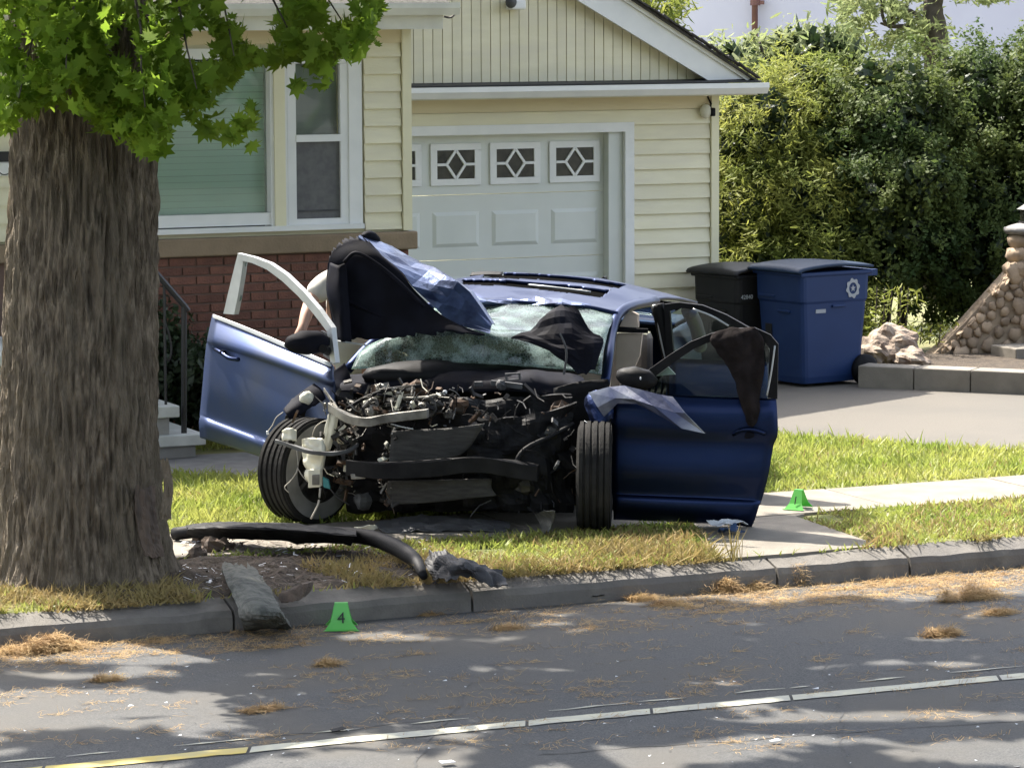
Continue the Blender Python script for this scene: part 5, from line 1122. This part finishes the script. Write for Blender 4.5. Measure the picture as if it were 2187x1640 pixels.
frame_strip('window_frame', [(507, 541), (540, 549), (575, 562), (610, 586), (645, 620), (680, 660), (708, 700)], [(512, 556), (538, 562), (570, 576), (602, 600), (636, 632), (670, 671), (698, 708)], M['trimlight'], DL, dl, .024)
frame_strip('window_frame', [(708, 700), (712, 740), (716, 775)], [(698, 706), (702, 742), (706, 778)], M['trimlight'], DL, dl, .022)
frame_strip('glass_remnant', [(520, 560), (514, 600), (510, 640)], [(526, 560), (518, 590), (513, 640)], M['crazed'], DL, dl, .0, .004)
frame_strip('glass_remnant', [(503, 625), (507, 640), (502, 655)], [(514, 630), (516, 638), (508, 648)], M['crazed'], DL, dl, .0, .004)
frame_strip('quarter_trim', [(684, 706), (698, 712), (706, 770)], [(688, 710), (690, 730), (690, 760)], M['greypl'], DL, dl, .01, .02)
hd = MB().tube(catmull([DL(458, 745, .085), DL(470, 752, .12), DL(490, 765, .125), DL(513, 768, .085)], 4), .012, 8).build('handle', M['paint'], dl, smooth=True)
MB().blob(DL(485, 757, .075), .075, .012, .022, 10, 6, rot=Matrix.Rotation(.5, 3, 'Z') @ Matrix.Rotation(.3, 3, 'Y')).build('handle_recess', M['under'], hd, smooth=True)
mi = MB().blob(DL(657, 731, .16), .145, .085, .072, 18, 12, .1, 2, rot=Matrix.Rotation(.0, 3, 'Z')).build('mirror', M['paint'], dl, smooth=True)
mi.data.materials[0] = M['under']
MB().tube([DL(700, 750, .02), DL(690, 745, .12)], .028, 8).build('mirror_stalk', M['blackpl'], mi)
# scrapes on the far door
for (a, b) in (((540, 855), (546, 900)), ((549, 862), (551, 905)), ((536, 852), (543, 862))): MB().tube([DL(*a, .09), DL(*b, .088)], .0022, 5).build('scrape', M['blackpl'], dl)
# --- buckled hood: dark underside facing the street, folded blue skin behind it
U = [[cp(700, 560, .62), cp(712, 528, .66), cp(740, 512, .70), cp(768, 507, .72), cp(790, 516, .72)],
     [cp(697, 600, .58), cp(730, 570, .60), cp(775, 550, .62), cp(815, 550, .64), cp(846, 572, .66)],
     [cp(702, 650, .55), cp(742, 630, .56), cp(800, 618, .58), cp(850, 615, .60), cp(896, 630, .62)],
     [cp(712, 700, .52), cp(760, 690, .53), cp(830, 680, .54), cp(900, 676, .56), cp(960, 684, .58)],
     [cp(722, 732, .50), cp(780, 722, .50), cp(870, 716, .50), cp(960, 712, .52), cp(1046, 716, .55)]]
hood = csheet('hood', U, M['under'], nu=8, nv=8, nz=.009, nf=5, seed=4, solid=.006, jag=1.2)
hood['label'] = 'buckled hood with dark underside showing'
S = [[cp(764, 506, .72), cp(815, 548, .68), cp(858, 588, .66), cp(905, 636, .62), cp(962, 688, .60), cp(1046, 716, .57)],
     [cp(768, 504, .80), cp(822, 536, .80), cp(874, 574, .78), cp(930, 612, .68), cp(985, 662, .64), cp(1047, 708, .60)],
     [cp(776, 503, .95), cp(836, 531, 1.0), cp(898, 562, .98), cp(950, 590, .74), cp(1002, 626, .69), cp(1049, 694, .64)],
     [cp(790, 508, 1.08), cp(850, 540, 1.12), cp(908, 566, 1.08), cp(958, 594, .86), cp(1010, 634, .80), cp(1054, 696, .72)]]
csheet('hood_skin', S, M['paintdusty'], hood, nu=2, nv=2, nz=.014, nf=7, seed=9, solid=.006, jag=.3, smooth=False)
csheet('hood_fold', [[cp(702, 560, .60), cp(720, 566, .52), cp(740, 560, .55)], [cp(696, 610, .56), cp(722, 615, .46), cp(744, 612, .50)], [cp(706, 665, .53), cp(726, 670, .44), cp(748, 668, .47)], [cp(716, 728, .50), cp(730, 730, .42), cp(752, 730, .45)]], M['under'], hood, nz=.01, seed=3)
MB().tube(catmull([cp(772, 508, .80), cp(788, 505, .86), cp(803, 512, .90), cp(808, 524, .92)], 4), [.02, .022, .03, .035, .036, .036, .035, .03, .028, .024, .02, .016, .012], 9).build('hood_lip', M['under'], hood, smooth=True)
for pts in ([(735, 560), (760, 540), (800, 560), (850, 600), (905, 655)], [(735, 640), (780, 660), (850, 690)]):
    MB().tube(catmull([cp(x, y, .55) for x, y in pts], 4), .012, 6).build('hood_rib', M['under'], hood, smooth=True)
# torn hood corner standing up before the near end of the windscreen
T_ = [[cp(1166, 676, .60), cp(1188, 652, .62), cp(1212, 650, .62), cp(1234, 660, .60)], [cp(1130, 702, .55), cp(1180, 690, .52), cp(1220, 688, .54), cp(1258, 698, .56)], [cp(1088, 722, .52), cp(1160, 722, .46), cp(1225, 724, .47), cp(1288, 722, .52)], [cp(1150, 742, .50), cp(1190, 752, .42), cp(1235, 756, .42), cp(1283, 752, .48)], [cp(1200, 775, .48), cp(1220, 790, .42), cp(1245, 800, .42), cp(1272, 792, .46)]]
csheet('hood_corner', T_, M['under'], hood, nu=3, nv=3, nz=.020, nf=7, seed=12, solid=.006, jag=.4, smooth=False)
MB().tube(catmull([cp(1196, 712, .40), cp(1206, 735, .39), cp(1210, 760, .39), cp(1204, 800, .40)], 4), .007, 6).build('torn_edge', M['greypl'], hood)
# --- crazed windscreen
WS = [[cp(752, 792, .62), cp(850, 782, .62), cp(960, 776, .62), cp(1080, 780, .62), cp(1190, 790, .62), cp(1285, 800, .68)],
      [cp(775, 752, .75), cp(840, 722, .72), cp(930, 712, .70), cp(1040, 714, .70), cp(1150, 740, .74), cp(1288, 760, .80)],
      [cp(830, 716, .98), cp(890, 700, .98), cp(960, 695, .98), cp(1060, 692, .98), cp(1170, 700, 1.0), cp(1298, 714, 1.04)],
      [cp(900, 668, 1.34), cp(955, 656, 1.34), cp(1040, 650, 1.34), cp(1130, 651, 1.34), cp(1230, 657, 1.34), cp(1314, 674, 1.34)]]
csheet('windscreen', WS, M['crazed'], nu=9, nv=9, nz=.014, nf=6, seed=8, solid=.006)
pillar('windscreen_header', [cp(955, 652, 1.33), cp(1050, 644, 1.33), cp(1150, 648, 1.33), cp(1250, 655, 1.33), cp(1320, 670, 1.33)], .014)
MB().blob(cp(1100, 668, 1.42), .09, .03, .035, 12, 8).build('rear_view_mirror', M['blackpl'], car, smooth=True)
# wiper with white tip
MB().tube(catmull([cp(720, 728, .44), cp(760, 734, .42), cp(785, 738, .42)], 3), .006, 6).build('wiper', M['trimlight'], car)
# --- cowl and crushed upper deck
csheet('cowl', [[cp(700, 800, .56), cp(800, 792, .58), cp(950, 786, .58), cp(1100, 786, .58), cp(1240, 796, .6)], [cp(680, 815, .4), cp(800, 812, .4), cp(950, 806, .4), cp(1100, 806, .42), cp(1250, 815, .45)], [cp(690, 836, .34), cp(800, 838, .34), cp(950, 834, .34), cp(1100, 836, .36), cp(1250, 850, .4)]], M['under'], nz=.02, nf=6, seed=6, jag=.6)
# far wing: thin dark arch edge sweeping to a point, with the hollow wheel house
csheet('front_wing', [[cp(735, 775, .55), cp(700, 800, .42), cp(655, 832, .25), cp(625, 856, .12), cp(606, 878, .02)], [cp(745, 792, .52), cp(712, 815, .38), cp(668, 842, .2), cp(638, 866, .06), cp(612, 888, -.02)], [cp(750, 815, .5), cp(725, 835, .36), cp(690, 856, .2), cp(655, 876, .08), cp(618, 898, 0)]], M['under'], nz=.012, nf=7, seed=14, jag=.4)
csheet('wheel_house', [[cp(610, 890, .25), cp(650, 850, .3), cp(700, 840, .3), cp(740, 850, .3)], [cp(612, 930, .3), cp(655, 910, .38), cp(700, 900, .38), cp(740, 910, .35)], [cp(640, 975, .25), cp(665, 960, .32), cp(700, 960, .35), cp(740, 970, .32)]], M['blackpl'], nz=.02, seed=2)
MB().blob(cp(655, 850, .1), .045, .03, .04, 12, 8, .4, 2).build('strut_top', M['offwhite'], car, smooth=True)
# --- wheels
def wheel(cen, yaw, camber, name='wheel', dusty=False, R=.325, Wd=.215):
    prof = [(.185, -Wd*.48), (.235, -Wd*.52), (R-.035, -Wd*.50), (R-.012, -Wd*.44)]
    g = [-.36, -.16, .04, .24, .40]
    for a in g:
        prof += [(R, Wd*(a-.07)), (R, Wd*(a+.035)), (R-.011, Wd*(a+.05)), (R-.011, Wd*(a+.09))]
    prof += [(R-.012, Wd*.46), (R-.035, Wd*.50), (.235, Wd*.52), (.185, Wd*.48)]
    prof = sorted(prof[:4], key=lambda p: p[1]*0)+[p for p in prof[4:]]
    V, F = lathe(prof, 56); Rm = Matrix.Rotation(yaw, 3, 'Z') @ Matrix.Rotation(camber, 3, 'X')
    # lathe axis (Y) is the axle -> map onto the car's cross axis
    B = np.stack([CYV, CXV, ZV], 1)
    def tr(P): return [cen+np.array(Rm @ Vector(B @ np.array(p))) for p in P]
    t = MB().add(tr(V), F).build(name, M['rubber'], car, smooth=False)
    V, F = lathe([(.0, -.05), (.06, -.055), (.16, -.03), (.19, -.09), (.195, .0), (.19, .09), (.16, .05), (.06, .055), (.0, .05)], 32)
    MB().add(tr(V), F).build('rim', M['steel'], t, smooth=True)
    for k in range(5):
        a = 6.283*k/5; d = np.array((math.cos(a), 0, math.sin(a))); MB().tube(tr([d*.05+(0, .075, 0), d*.18+(0, .08, 0)]), .02, 6).build('spoke', M['steel'], t)
    if dusty:
        for yy in (-.53, .53):
            V, F = lathe([(.19, Wd*yy), (.24, Wd*yy*1.03), (R-.03, Wd*yy*1.0)], 56); MB().add(tr(V), F).build('sidewall', M['rubberdusty'], t, smooth=True)
    return t
wheel(cp(655, 1003, .0), -.52, .0, dusty=True, R=.315, Wd=.22)
wheel(cp(1270, 1017, .02), .17, .02, R=.325, Wd=.20)
wheel(cl(-.80, 2.95, .32), 0, 0); wheel(cl(.80, 2.95, .32), 0, 0)
# --- crushed front structure
def bar(name, pts, w_, h_, m, par=None):
    """bent sheet-metal channel along pts"""
    P = catmull(pts, 4); mb = MB(); n = len(P); V = []
    for i, p in enumerate(P):
        j = .008*noise.noise(Vector(p*9)); V += [p+ZV*(h_+j)-CYV*w_, p+ZV*(h_-j)+CYV*w_, p-ZV*(h_+j)+CYV*w_, p-ZV*(h_-j)-CYV*w_]
    F = [(4*i+k, 4*i+(k+1) % 4, 4*i+4+(k+1) % 4, 4*i+4+k) for i in range(n-1) for k in range(4)]+[(0, 3, 2, 1), (4*n-4, 4*n-3, 4*n-2, 4*n-1)]
    return mb.add(V, F).build(name, m, par if par is not None else car, bevel=.003)
bar('radiator_support', [cp(703, 868, -.25), cp(722, 882, -.32), cp(755, 897, -.36), cp(785, 901, -.38), cp(830, 893, -.38), cp(880, 887, -.38), cp(914, 883, -.36)], .03, .026, M['silver'])
bar('support_arm', [cp(692, 832, -.1), cp(706, 852, -.2), cp(722, 874, -.3)], .012, .012, M['silver'])
bar('headlight_bracket', [cp(706, 882, -.24), cp(700, 920, -.24), cp(690, 960, -.22), cp(676, 1000, -.2)], .02, .03, M['offwhite'])
csheet('headlight_panel', [[cp(700, 885, -.26), cp(716, 884, -.26), cp(724, 888, -.25)], [cp(690, 930, -.24), cp(706, 928, -.27), cp(716, 930, -.25)], [cp(672, 965, -.2), cp(692, 965, -.25), cp(704, 966, -.23)]], M['offwhite'], nz=.012, nf=12, seed=2, solid=.01)
csheet('washer_bottle', [[cp(640, 938, -.30), cp(660, 935, -.34), cp(688, 938, -.36)], [cp(642, 965, -.30), cp(664, 962, -.36), cp(692, 962, -.38)], [cp(648, 1000, -.30), cp(664, 1000, -.36), cp(684, 1002, -.38)], [cp(654, 1028, -.30), cp(666, 1030, -.34), cp(682, 1032, -.36)]], M['offwhite'], nu=7, nv=7, nz=.028, nf=12, seed=5, solid=.03)
csheet('white_housing', [[cp(604, 918, -.3), cp(620, 914, -.33), cp(632, 920, -.33)], [cp(606, 940, -.3), cp(622, 940, -.34), cp(634, 942, -.33)]], M['offwhite'], nz=.012, nf=20, seed=6, solid=.03)
ribbon('connector_block', [cp(658, 1004, -.40), cp(684, 1002, -.40), cp(684, 1040, -.40), cp(658, 1042, -.40)], M['offwhite'], CYV*.05)
ribbon('connector_socket', [cp(666, 1014, -.41), cp(682, 1013, -.41), cp(682, 1036, -.41), cp(666, 1036, -.41)], M['silver'], CYV*.01)
csheet('teal_clip', [[cp(690, 1018, -.2), cp(702, 1024, -.2)], [cp(692, 1040, -.2), cp(706, 1044, -.2)]], M['teal'], solid=.02)
bar('lower_arm', [cp(588, 942, -.34), cp(630, 955, -.40), cp(680, 968, -.44), cp(735, 966, -.40), cp(765, 950, -.30)], .014, .012, M['greypl'])
bar('bumper_beam', [cp(742, 998, -.42), cp(800, 1004, -.46), cp(870, 1003, -.47), cp(940, 998, -.46), cp(1010, 992, -.42), cp(1090, 1000, -.35), cp(1150, 1010, -.25)], .035, .045, M['blackpl'])
ribbon('beam_bracket', [cp(748, 1012, -.47), cp(780, 1010, -.47), cp(780, 1022, -.47), cp(750, 1024, -.47)], M['silver'], CYV*.03)
csheet('torn_bracket', [[cp(744, 984, -.44), cp(765, 988, -.45), cp(788, 996, -.45)], [cp(746, 992, -.44), cp(766, 994, -.45), cp(786, 999, -.45)]], M['silver'], solid=.008, nz=.006, nf=30)
csheet('radiator', [[cp(838, 920, -.34), cp(900, 917, -.34), cp(960, 914, -.34), cp(1034, 905, -.33)], [cp(834, 955, -.35), cp(900, 952, -.36), cp(960, 948, -.36), cp(1010, 945, -.33)], [cp(832, 990, -.35), cp(900, 985, -.36), cp(950, 980, -.36), cp(985, 968, -.33)]], M['radiator'], nz=.008, nf=6, seed=4, solid=.035)
csheet('condenser', [[cp(828, 1028, -.32), cp(900, 1026, -.34), cp(980, 1024, -.34), cp(1050, 1022, -.3)], [cp(826, 1052, -.32), cp(900, 1052, -.34), cp(980, 1048, -.34), cp(1050, 1042, -.3)], [cp(826, 1078, -.32), cp(900, 1074, -.33), cp(980, 1066, -.33), cp(1060, 1058, -.3)]], M['radiator'], nz=.01, nf=6, seed=6, solid=.03)
csheet('crushed_grille', [[cp(1000, 900, -.2), cp(1080, 890, -.15), cp(1160, 880, -.05), cp(1235, 860, .05)], [cp(1000, 960, -.26), cp(1080, 955, -.2), cp(1160, 940, -.1), cp(1230, 920, .05)], [cp(990, 1020, -.26), cp(1080, 1020, -.2), cp(1160, 1010, -.1), cp(1228, 1000, .05)], [cp(990, 1085, -.22), cp(1080, 1090, -.16), cp(1160, 1095, -.08), cp(1226, 1095, .05)]], M['blackpl'], nu=9, nv=9, nz=.05, nf=9, seed=21, solid=.012, smooth=False)
csheet('engine_block', [[cp(760, 850, .0), cp(860, 846, .0), cp(960, 850, .02), cp(1080, 850, .1), cp(1220, 840, .2)], [cp(740, 930, -.05), cp(860, 925, -.06), cp(960, 920, -.05), cp(1080, 920, .02), cp(1220, 900, .15)], [cp(740, 1040, -.02), cp(860, 1040, -.05), cp(960, 1040, -.05), cp(1080, 1040, .02), cp(1222, 1040, .15)], [cp(740, 1095, .05), cp(860, 1095, .02), cp(960, 1095, 0), cp(1080, 1095, .05), cp(1222, 1095, .15)]], M['blackpl'], nu=9, nv=9, nz=.045, nf=8, seed=31, solid=.02, smooth=False)
MB().obox(cl(0, .3, .2), CXV*.55, CYV*.3, ZV*.06).build('subframe', M['blackpl'], car)
# engine-top pieces: hoses, canisters, brackets, torn plates
r = random.Random(5)
def hose(pts, w_, m, name='hose'): MB().tube(catmull([cp(*p) for p in pts], 4), w_, 7).build(name, m, car, smooth=True)
hose([(780, 862, -.1), (800, 846, -.12), (830, 838, -.1), (850, 842, -.05)], .018, M['offwhite'], 'pale_hose')
hose([(770, 880, -.2), (786, 860, -.22), (800, 852, -.2), (806, 870, -.22), (796, 885, -.25)], .012, M['silver'])
hose([(835, 846, -.1), (880, 850, -.14), (920, 846, -.12), (950, 838, -.08)], .008, M['cable'], 'cable')
hose([(742, 872, -.2), (780, 850, -.18), (830, 832, -.12), (900, 824, -.08)], .012, M['blackpl'])
hose([(905, 858, -.15), (915, 850, -.18), (925, 860, -.18), (928, 880, -.2), (920, 890, -.2)], .016, M['steel'])
hose([(1095, 1000, -.3), (1120, 960, -.25), (1180, 930, -.1), (1225, 905, .0)], .014, M['blackpl'])
for (px, py, yc, rr_, m) in [(815, 840, -.05, .06, 'silver'), (870, 838, -.05, .05, 'rust'), (890, 834, -.02, .055, 'rust'), (845, 866, -.15, .05, 'steel'), (882, 864, -.2, .022, 'offwhite'), (906, 868, -.18, .03, 'silver'), (935, 866, -.15, .03, 'steel'), (800, 880, -.22, .04, 'silver'), (950, 838, -.08, .013, 'paper'), (980, 866, -.1, .05, 'rust'), (745, 950, -.15, .05, 'steel'), (730, 935, -.18, .035, 'offwhite'), (960, 886, -.15, .03, 'steel'), (1070, 822, .3, .03, 'greypl'), (1200, 880, .1, .06, 'rust'), (1180, 925, .0, .05, 'steel'), (720, 1015, -.1, .05, 'blackpl'), (775, 1070, -.15, .05, 'greypl'), (1120, 1035, -.1, .06, 'steel')]:
    MB().blob(cp(px, py, yc), rr_*1.2, rr_*.8, rr_, 9, 6, .5, 2.5, seed=px).build('engine_part', M[m], car)
ribbon('label_plate', [cp(1012, 815, .32), cp(1030, 815, .32), cp(1030, 826, .32), cp(1012, 826, .32)], M['greypl'], CYV*.02)
ribbon('label_plate', [cp(1048, 812, .31), cp(1116, 820, .31), cp(1114, 832, .31), cp(1048, 824, .31)], M['greypl'], CYV*.02)
frame_strip('fuse_box_rim', [(1078, 798), (1110, 796), (1112, 812), (1080, 814), (1078, 798)], [(1082, 801), (1107, 800), (1108, 809), (1083, 811), (1082, 801)], M['greypl'], VP(900, 21.05, 1250, 20.85), car, 0, .02)
# fine broken clutter: shards, clips, thin wires - one mass
mats = ['steel', 'blackpl', 'silver', 'rust', 'greypl', 'offwhite']; acc = {m: MB() for m in mats}
for i in range(560):
    u = r.random()
    if u < .55: px, py, yc = r.gauss(850, 75), r.gauss(866, 22), r.uniform(-.3, .05)
    elif u < .72: px, py, yc = r.gauss(730, 18), r.uniform(890, 1060), r.uniform(-.28, -.05)
    elif u < .84: px, py, yc = r.gauss(835, 12), r.uniform(905, 1080), r.uniform(-.36, -.2)
    else: px, py, yc = r.uniform(960, 1230), r.uniform(840, 1095), r.uniform(-.25, .0)
    if py < 815: continue
    m = r.choice(['steel', 'silver', 'rust', 'blackpl', 'blackpl', 'steel', 'steel'] + (['offwhite'] if r.random() < .5 else [])) if px < 950 else r.choice(['blackpl', 'blackpl', 'blackpl', 'blackpl', 'rust', 'greypl'])  # right half gets mostly black materials: the hood's shade is put into colour
    c = cp(px, py, yc); A_ = Vector((r.gauss(0, 1), r.gauss(0, 1), r.gauss(0, 1))).normalized(); B_ = A_.orthogonal().normalized(); C_ = A_.cross(B_); sz = r.uniform(.004, .02)
    if r.random() < .6: acc[m].obox(c, np.array(A_)*sz*r.uniform(1, 3), np.array(B_)*sz*r.uniform(.3, 1), np.array(C_)*sz*.35)
    else:
        d = np.array(A_)*sz*4; acc[m].tube([c-d, c+np.array(B_)*sz, c+d], .0035, 5)
for m in mats: struct(acc[m].build('engine_clutter', M[m], car), 'stuff')
# thin wires, some hanging in the sun
for pts, w_, m in [([(605, 880, 0), (590, 892, -.02), (582, 908, -.03), (573, 920, -.03)], .0035, 'cable'), ([(571, 920, -.03), (572, 928, -.03)], .008, 'paper'), ([(634, 962, -.42), (636, 1000, -.44), (622, 1025, -.44), (608, 1040, -.44), (617, 1052, -.44)], .0035, 'cable'), ([(636, 1000, -.44), (645, 1015, -.44), (656, 1028, -.44)], .003, 'cable'), ([(684, 1042, -.42), (680, 1075, -.44), (664, 1108, -.46)], .006, 'cable'), ([(664, 945, -.2), (672, 915, -.2), (690, 900, -.2), (712, 898, -.22)], .003, 'cable'),
                   ([(702, 1040, -.2), (720, 1060, -.2), (745, 1078, -.2)], .006, 'blackcable'), ([(835, 905, -.38), (860, 912, -.38), (882, 916, -.4)], .004, 'trimlight'), ([(835, 855, -.3), (838, 870, -.34), (840, 880, -.36)], .003, 'cable')]:
    MB().tube(catmull([cp(*p) for p in pts], 5), w_, 6).build('wire', M[m], car, smooth=True)
# near wing: crumpled, its skin torn back over the door
csheet('wing_skin', [[cp(1255, 838, .1), cp(1300, 826, .05), cp(1332, 822, .0), cp(1370, 832, -.05), cp(1410, 842, -.08), cp(1436, 846, -.1)], [cp(1275, 870, .05), cp(1312, 850, .0), cp(1352, 852, -.08), cp(1395, 866, -.12), cp(1440, 880, -.15), cp(1462, 882, -.18)], [cp(1290, 890, .05), cp(1318, 862, .0), cp(1360, 862, -.06), cp(1410, 890, -.12), cp(1456, 915, -.18), cp(1504, 926, -.22)]], M['tornskin'], nu=1, nv=1, nz=.010, nf=9, seed=41, solid=.004, smooth=False)['label'] = 'pale torn wing skin'
csheet('front_wing', [[cp(1245, 850, .2), cp(1262, 836, .18), cp(1300, 824, .15), cp(1320, 826, .2)], [cp(1246, 870, .12), cp(1262, 862, .1), cp(1292, 850, .08), cp(1315, 850, .12)], [cp(1258, 900, .08), cp(1276, 905, .04), cp(1290, 910, .04), cp(1310, 890, .1)]], M['paint'], nu=4, nv=4, nz=.02, nf=8, seed=43, solid=.006, jag=.4, smooth=False)
csheet('wing_edge', [[cp(1248, 898, .0), cp(1262, 906, -.02), cp(1280, 914, -.02), cp(1296, 918, 0)], [cp(1250, 902, .0), cp(1263, 911, -.02), cp(1280, 919, -.02), cp(1294, 922, 0)]], M['trimlight'], solid=.004)
csheet('inner_wing', [[cp(1180, 830, .3), cp(1240, 815, .3), cp(1300, 810, .35)], [cp(1180, 920, .3), cp(1235, 910, .3), cp(1310, 900, .35)], [cp(1180, 1080, .3), cp(1240, 1080, .3), cp(1312, 1090, .35)]], M['blackpl'], nz=.03, nf=6, seed=33)
# undertray and broken plastic on the grass below the nose
tagd = [([[(800, 1112, .05), (900, 1100, .07), (1000, 1104, .07), (1090, 1112, .05)], [(810, 1130, .03), (900, 1116, .05), (1000, 1118, .05), (1088, 1128, .03)], [(830, 1136, .02), (920, 1130, .03), (1010, 1130, .03), (1070, 1134, .02)]], 'greypl', 'undertray', 'flat grey plastic undertray sheet under the crushed nose'),
        ([[(758, 1130, .04), (790, 1122, .06), (806, 1120, .05)], [(752, 1136, .02), (785, 1132, .03), (808, 1128, .03)]], 'offwhite', 'plastic_shard', 'bright curled plastic shard behind the bumper strip'),
        ([[(1140, 1098, .10), (1160, 1094, .14), (1184, 1092, .16)], [(1150, 1118, .05), (1168, 1112, .08), (1182, 1104, .12)], [(1160, 1142, .01), (1172, 1138, .02), (1182, 1136, .01)]], 'silver', 'torn_plate', 'twisted bright metal plate standing under the nose by the right wheel')]
for rows, m, nm, lab in tagd:
    V, F = sheet([[G(*p) for p in q] for q in rows], 6, 5, .012, 12, len(lab), .5); tag(MB().add(V, F).build(nm, M[m], None, solid=.006), lab, 'car debris')
# ================================================================== the person behind the far door
def skinned(name, joints, edges, m, parent=None, root=0, sub=2):
    me = bpy.data.meshes.new(name); off = OFF[parent.name] if parent is not None else np.zeros(3)
    me.from_pydata([tuple(np.array(p)-off) for p, _ in joints], edges, []); me.materials.append(m)
    o = _link(name, me, parent); md = o.modifiers.new('skin', 'SKIN'); md.use_smooth_shade = True
    for v, (p, rad) in zip(me.skin_vertices[0].data, joints): v.radius = (rad, rad) if not hasattr(rad, '__len__') else rad
    me.skin_vertices[0].data[root].use_root = True
    s_ = o.modifiers.new('sub', 'SUBSURF'); s_.levels = sub; s_.render_levels = sub; return o
YP = 1.55
per = thing('person', 'person in pale short-sleeved shirt bending behind the raised hood, one arm visible', 'person', cp(745, 1075, YP))
J = {'pelvis': (cp(760, 830, YP+.1), .14), 'belly': (cp(752, 755, YP+.05), .135), 'chest': (cp(742, 660, YP), .15), 'neck0': (cp(738, 605, YP), .07), 'neck': (cp(744, 588, YP-.03), .055), 'head': (cp(752, 560, YP-.05), .085), 'crown': (cp(754, 535, YP-.05), .06),
     'shL': (cp(706, 590, YP), .075), 'elL': (cp(664, 642, YP-.12), .046), 'foL': (cp(654, 672, YP-.22), .044), 'wrL': (cp(645, 703, YP-.3), .030), 'haL': (cp(642, 718, YP-.32), .036),
     'shR': (cp(776, 622, YP-.02), .07), 'elR': (cp(800, 700, YP-.1), .045), 'wrR': (cp(830, 750, YP-.2), .03), 'haR': (cp(842, 760, YP-.2), .034),
     'hiL': (cp(735, 850, YP+.1), .095), 'knL': (cp(722, 950, YP+.05), .062), 'anL': (cp(722, 1055, YP+.1), .042), 'toL': (cp(715, 1068, YP-.08), .035), 'hiR': (cp(785, 850, YP+.1), .095), 'knR': (cp(790, 950, YP+.05), .062), 'anR': (cp(792, 1055, YP+.1), .042), 'toR': (cp(792, 1068, YP-.08), .035)}
def sub_(names, edges, k=1.0, add=0.0):
    ix = {n_: i for i, n_ in enumerate(names)}; return [(J[n_][0], J[n_][1]*k+add) for n_ in names], [(ix[a], ix[b]) for a, b in edges]
E_ = [('pelvis', 'belly'), ('belly', 'chest'), ('chest', 'neck0'), ('neck0', 'neck'), ('neck', 'head'), ('head', 'crown'), ('chest', 'shL'), ('shL', 'elL'), ('elL', 'foL'), ('foL', 'wrL'), ('wrL', 'haL'), ('chest', 'shR'), ('shR', 'elR'), ('elR', 'wrR'), ('wrR', 'haR'), ('pelvis', 'hiL'), ('hiL', 'knL'), ('knL', 'anL'), ('anL', 'toL'), ('pelvis', 'hiR'), ('hiR', 'knR'), ('knR', 'anR'), ('anR', 'toR')]
jj, ee = sub_(list(J), E_); nb = len(jj)
# five fingers per hand, reaching down
for h_, w_, sg in (('haL', 'wrL', -1), ('haR', 'wrR', 1)):
    hv = J[h_][0]-J[w_][0]; hv = hv/np.linalg.norm(hv); sd = np.cross(hv, CF); sd /= np.linalg.norm(sd); hi_ = list(J).index(h_)
    for f, (o_, l_) in enumerate([(-.030, .055), (-.012, .075), (.006, .08), (.024, .072), (.038, .055)]):
        b = J[h_][0]+hv*(.02 if f else -.01)+sd*o_*sg; i0 = len(jj)
        jj += [(b, .010), (b+hv*l_*.55+sd*(o_*.3-(.025 if f == 0 else 0))*sg, .0092), (b+hv*l_*.95+CF*-.018+sd*o_*.3*sg, .0075)]; ee += [(hi_, i0), (i0, i0+1), (i0+1, i0+2)]
skinned('body', jj, ee, M['skin'], per)
cut = {**J}
J['elS'] = (J['shL'][0]+(J['elL'][0]-J['shL'][0])*.95, .068); J['erS'] = (J['shR'][0]+(J['elR'][0]-J['shR'][0])*.8, .064)
a_, b_ = sub_(['belly', 'chest', 'neck0', 'shL', 'elS', 'shR', 'erS', 'pelvis'], [('pelvis', 'belly'), ('belly', 'chest'), ('chest', 'neck0'), ('chest', 'shL'), ('shL', 'elS'), ('chest', 'shR'), ('shR', 'erS')], 1.06, .008)
skinned('shirt', a_, b_, M['shirt'], per)
a_, b_ = sub_(['pelvis', 'hiL', 'knL', 'anL', 'hiR', 'knR', 'anR'], [('pelvis', 'hiL'), ('hiL', 'knL'), ('knL', 'anL'), ('pelvis', 'hiR'), ('hiR', 'knR'), ('knR', 'anR')], 1.1, .012)
skinned('trousers', a_, b_, M['trousers'], per)
for k in ('L', 'R'): MB().tube([J['an'+k][0]-ZV*.03, J['to'+k][0]-ZV*.015], [.055, .048], 10).build('shoe', M['blackpl'], per, smooth=True)
hd_ = J['head'][0]; MB().blob(hd_+CYV*.02+ZV*.035, .095, .105, .085, 16, 10, .1, 3).build('hair', M['hair'], per, smooth=True)
for o_ in (-.032, .032): MB().blob(hd_-CYV*.078+CXV*o_+ZV*.0, .012, .008, .010, 8, 6).build('eye', M['paper'], per)
MB().blob(hd_-CYV*.095-ZV*.02, .012, .018, .024, 8, 6).build('nose', M['skin'], per, smooth=True)
MB().blob(hd_-CYV*.08-ZV*.055, .026, .01, .007, 8, 6).build('mouth', M['barkin'], per, smooth=True)
for o_ in (-.088, .088): MB().blob(hd_+CXV*o_-ZV*.01, .012, .022, .032, 8, 6).build('ear', M['skin'], per, smooth=True)
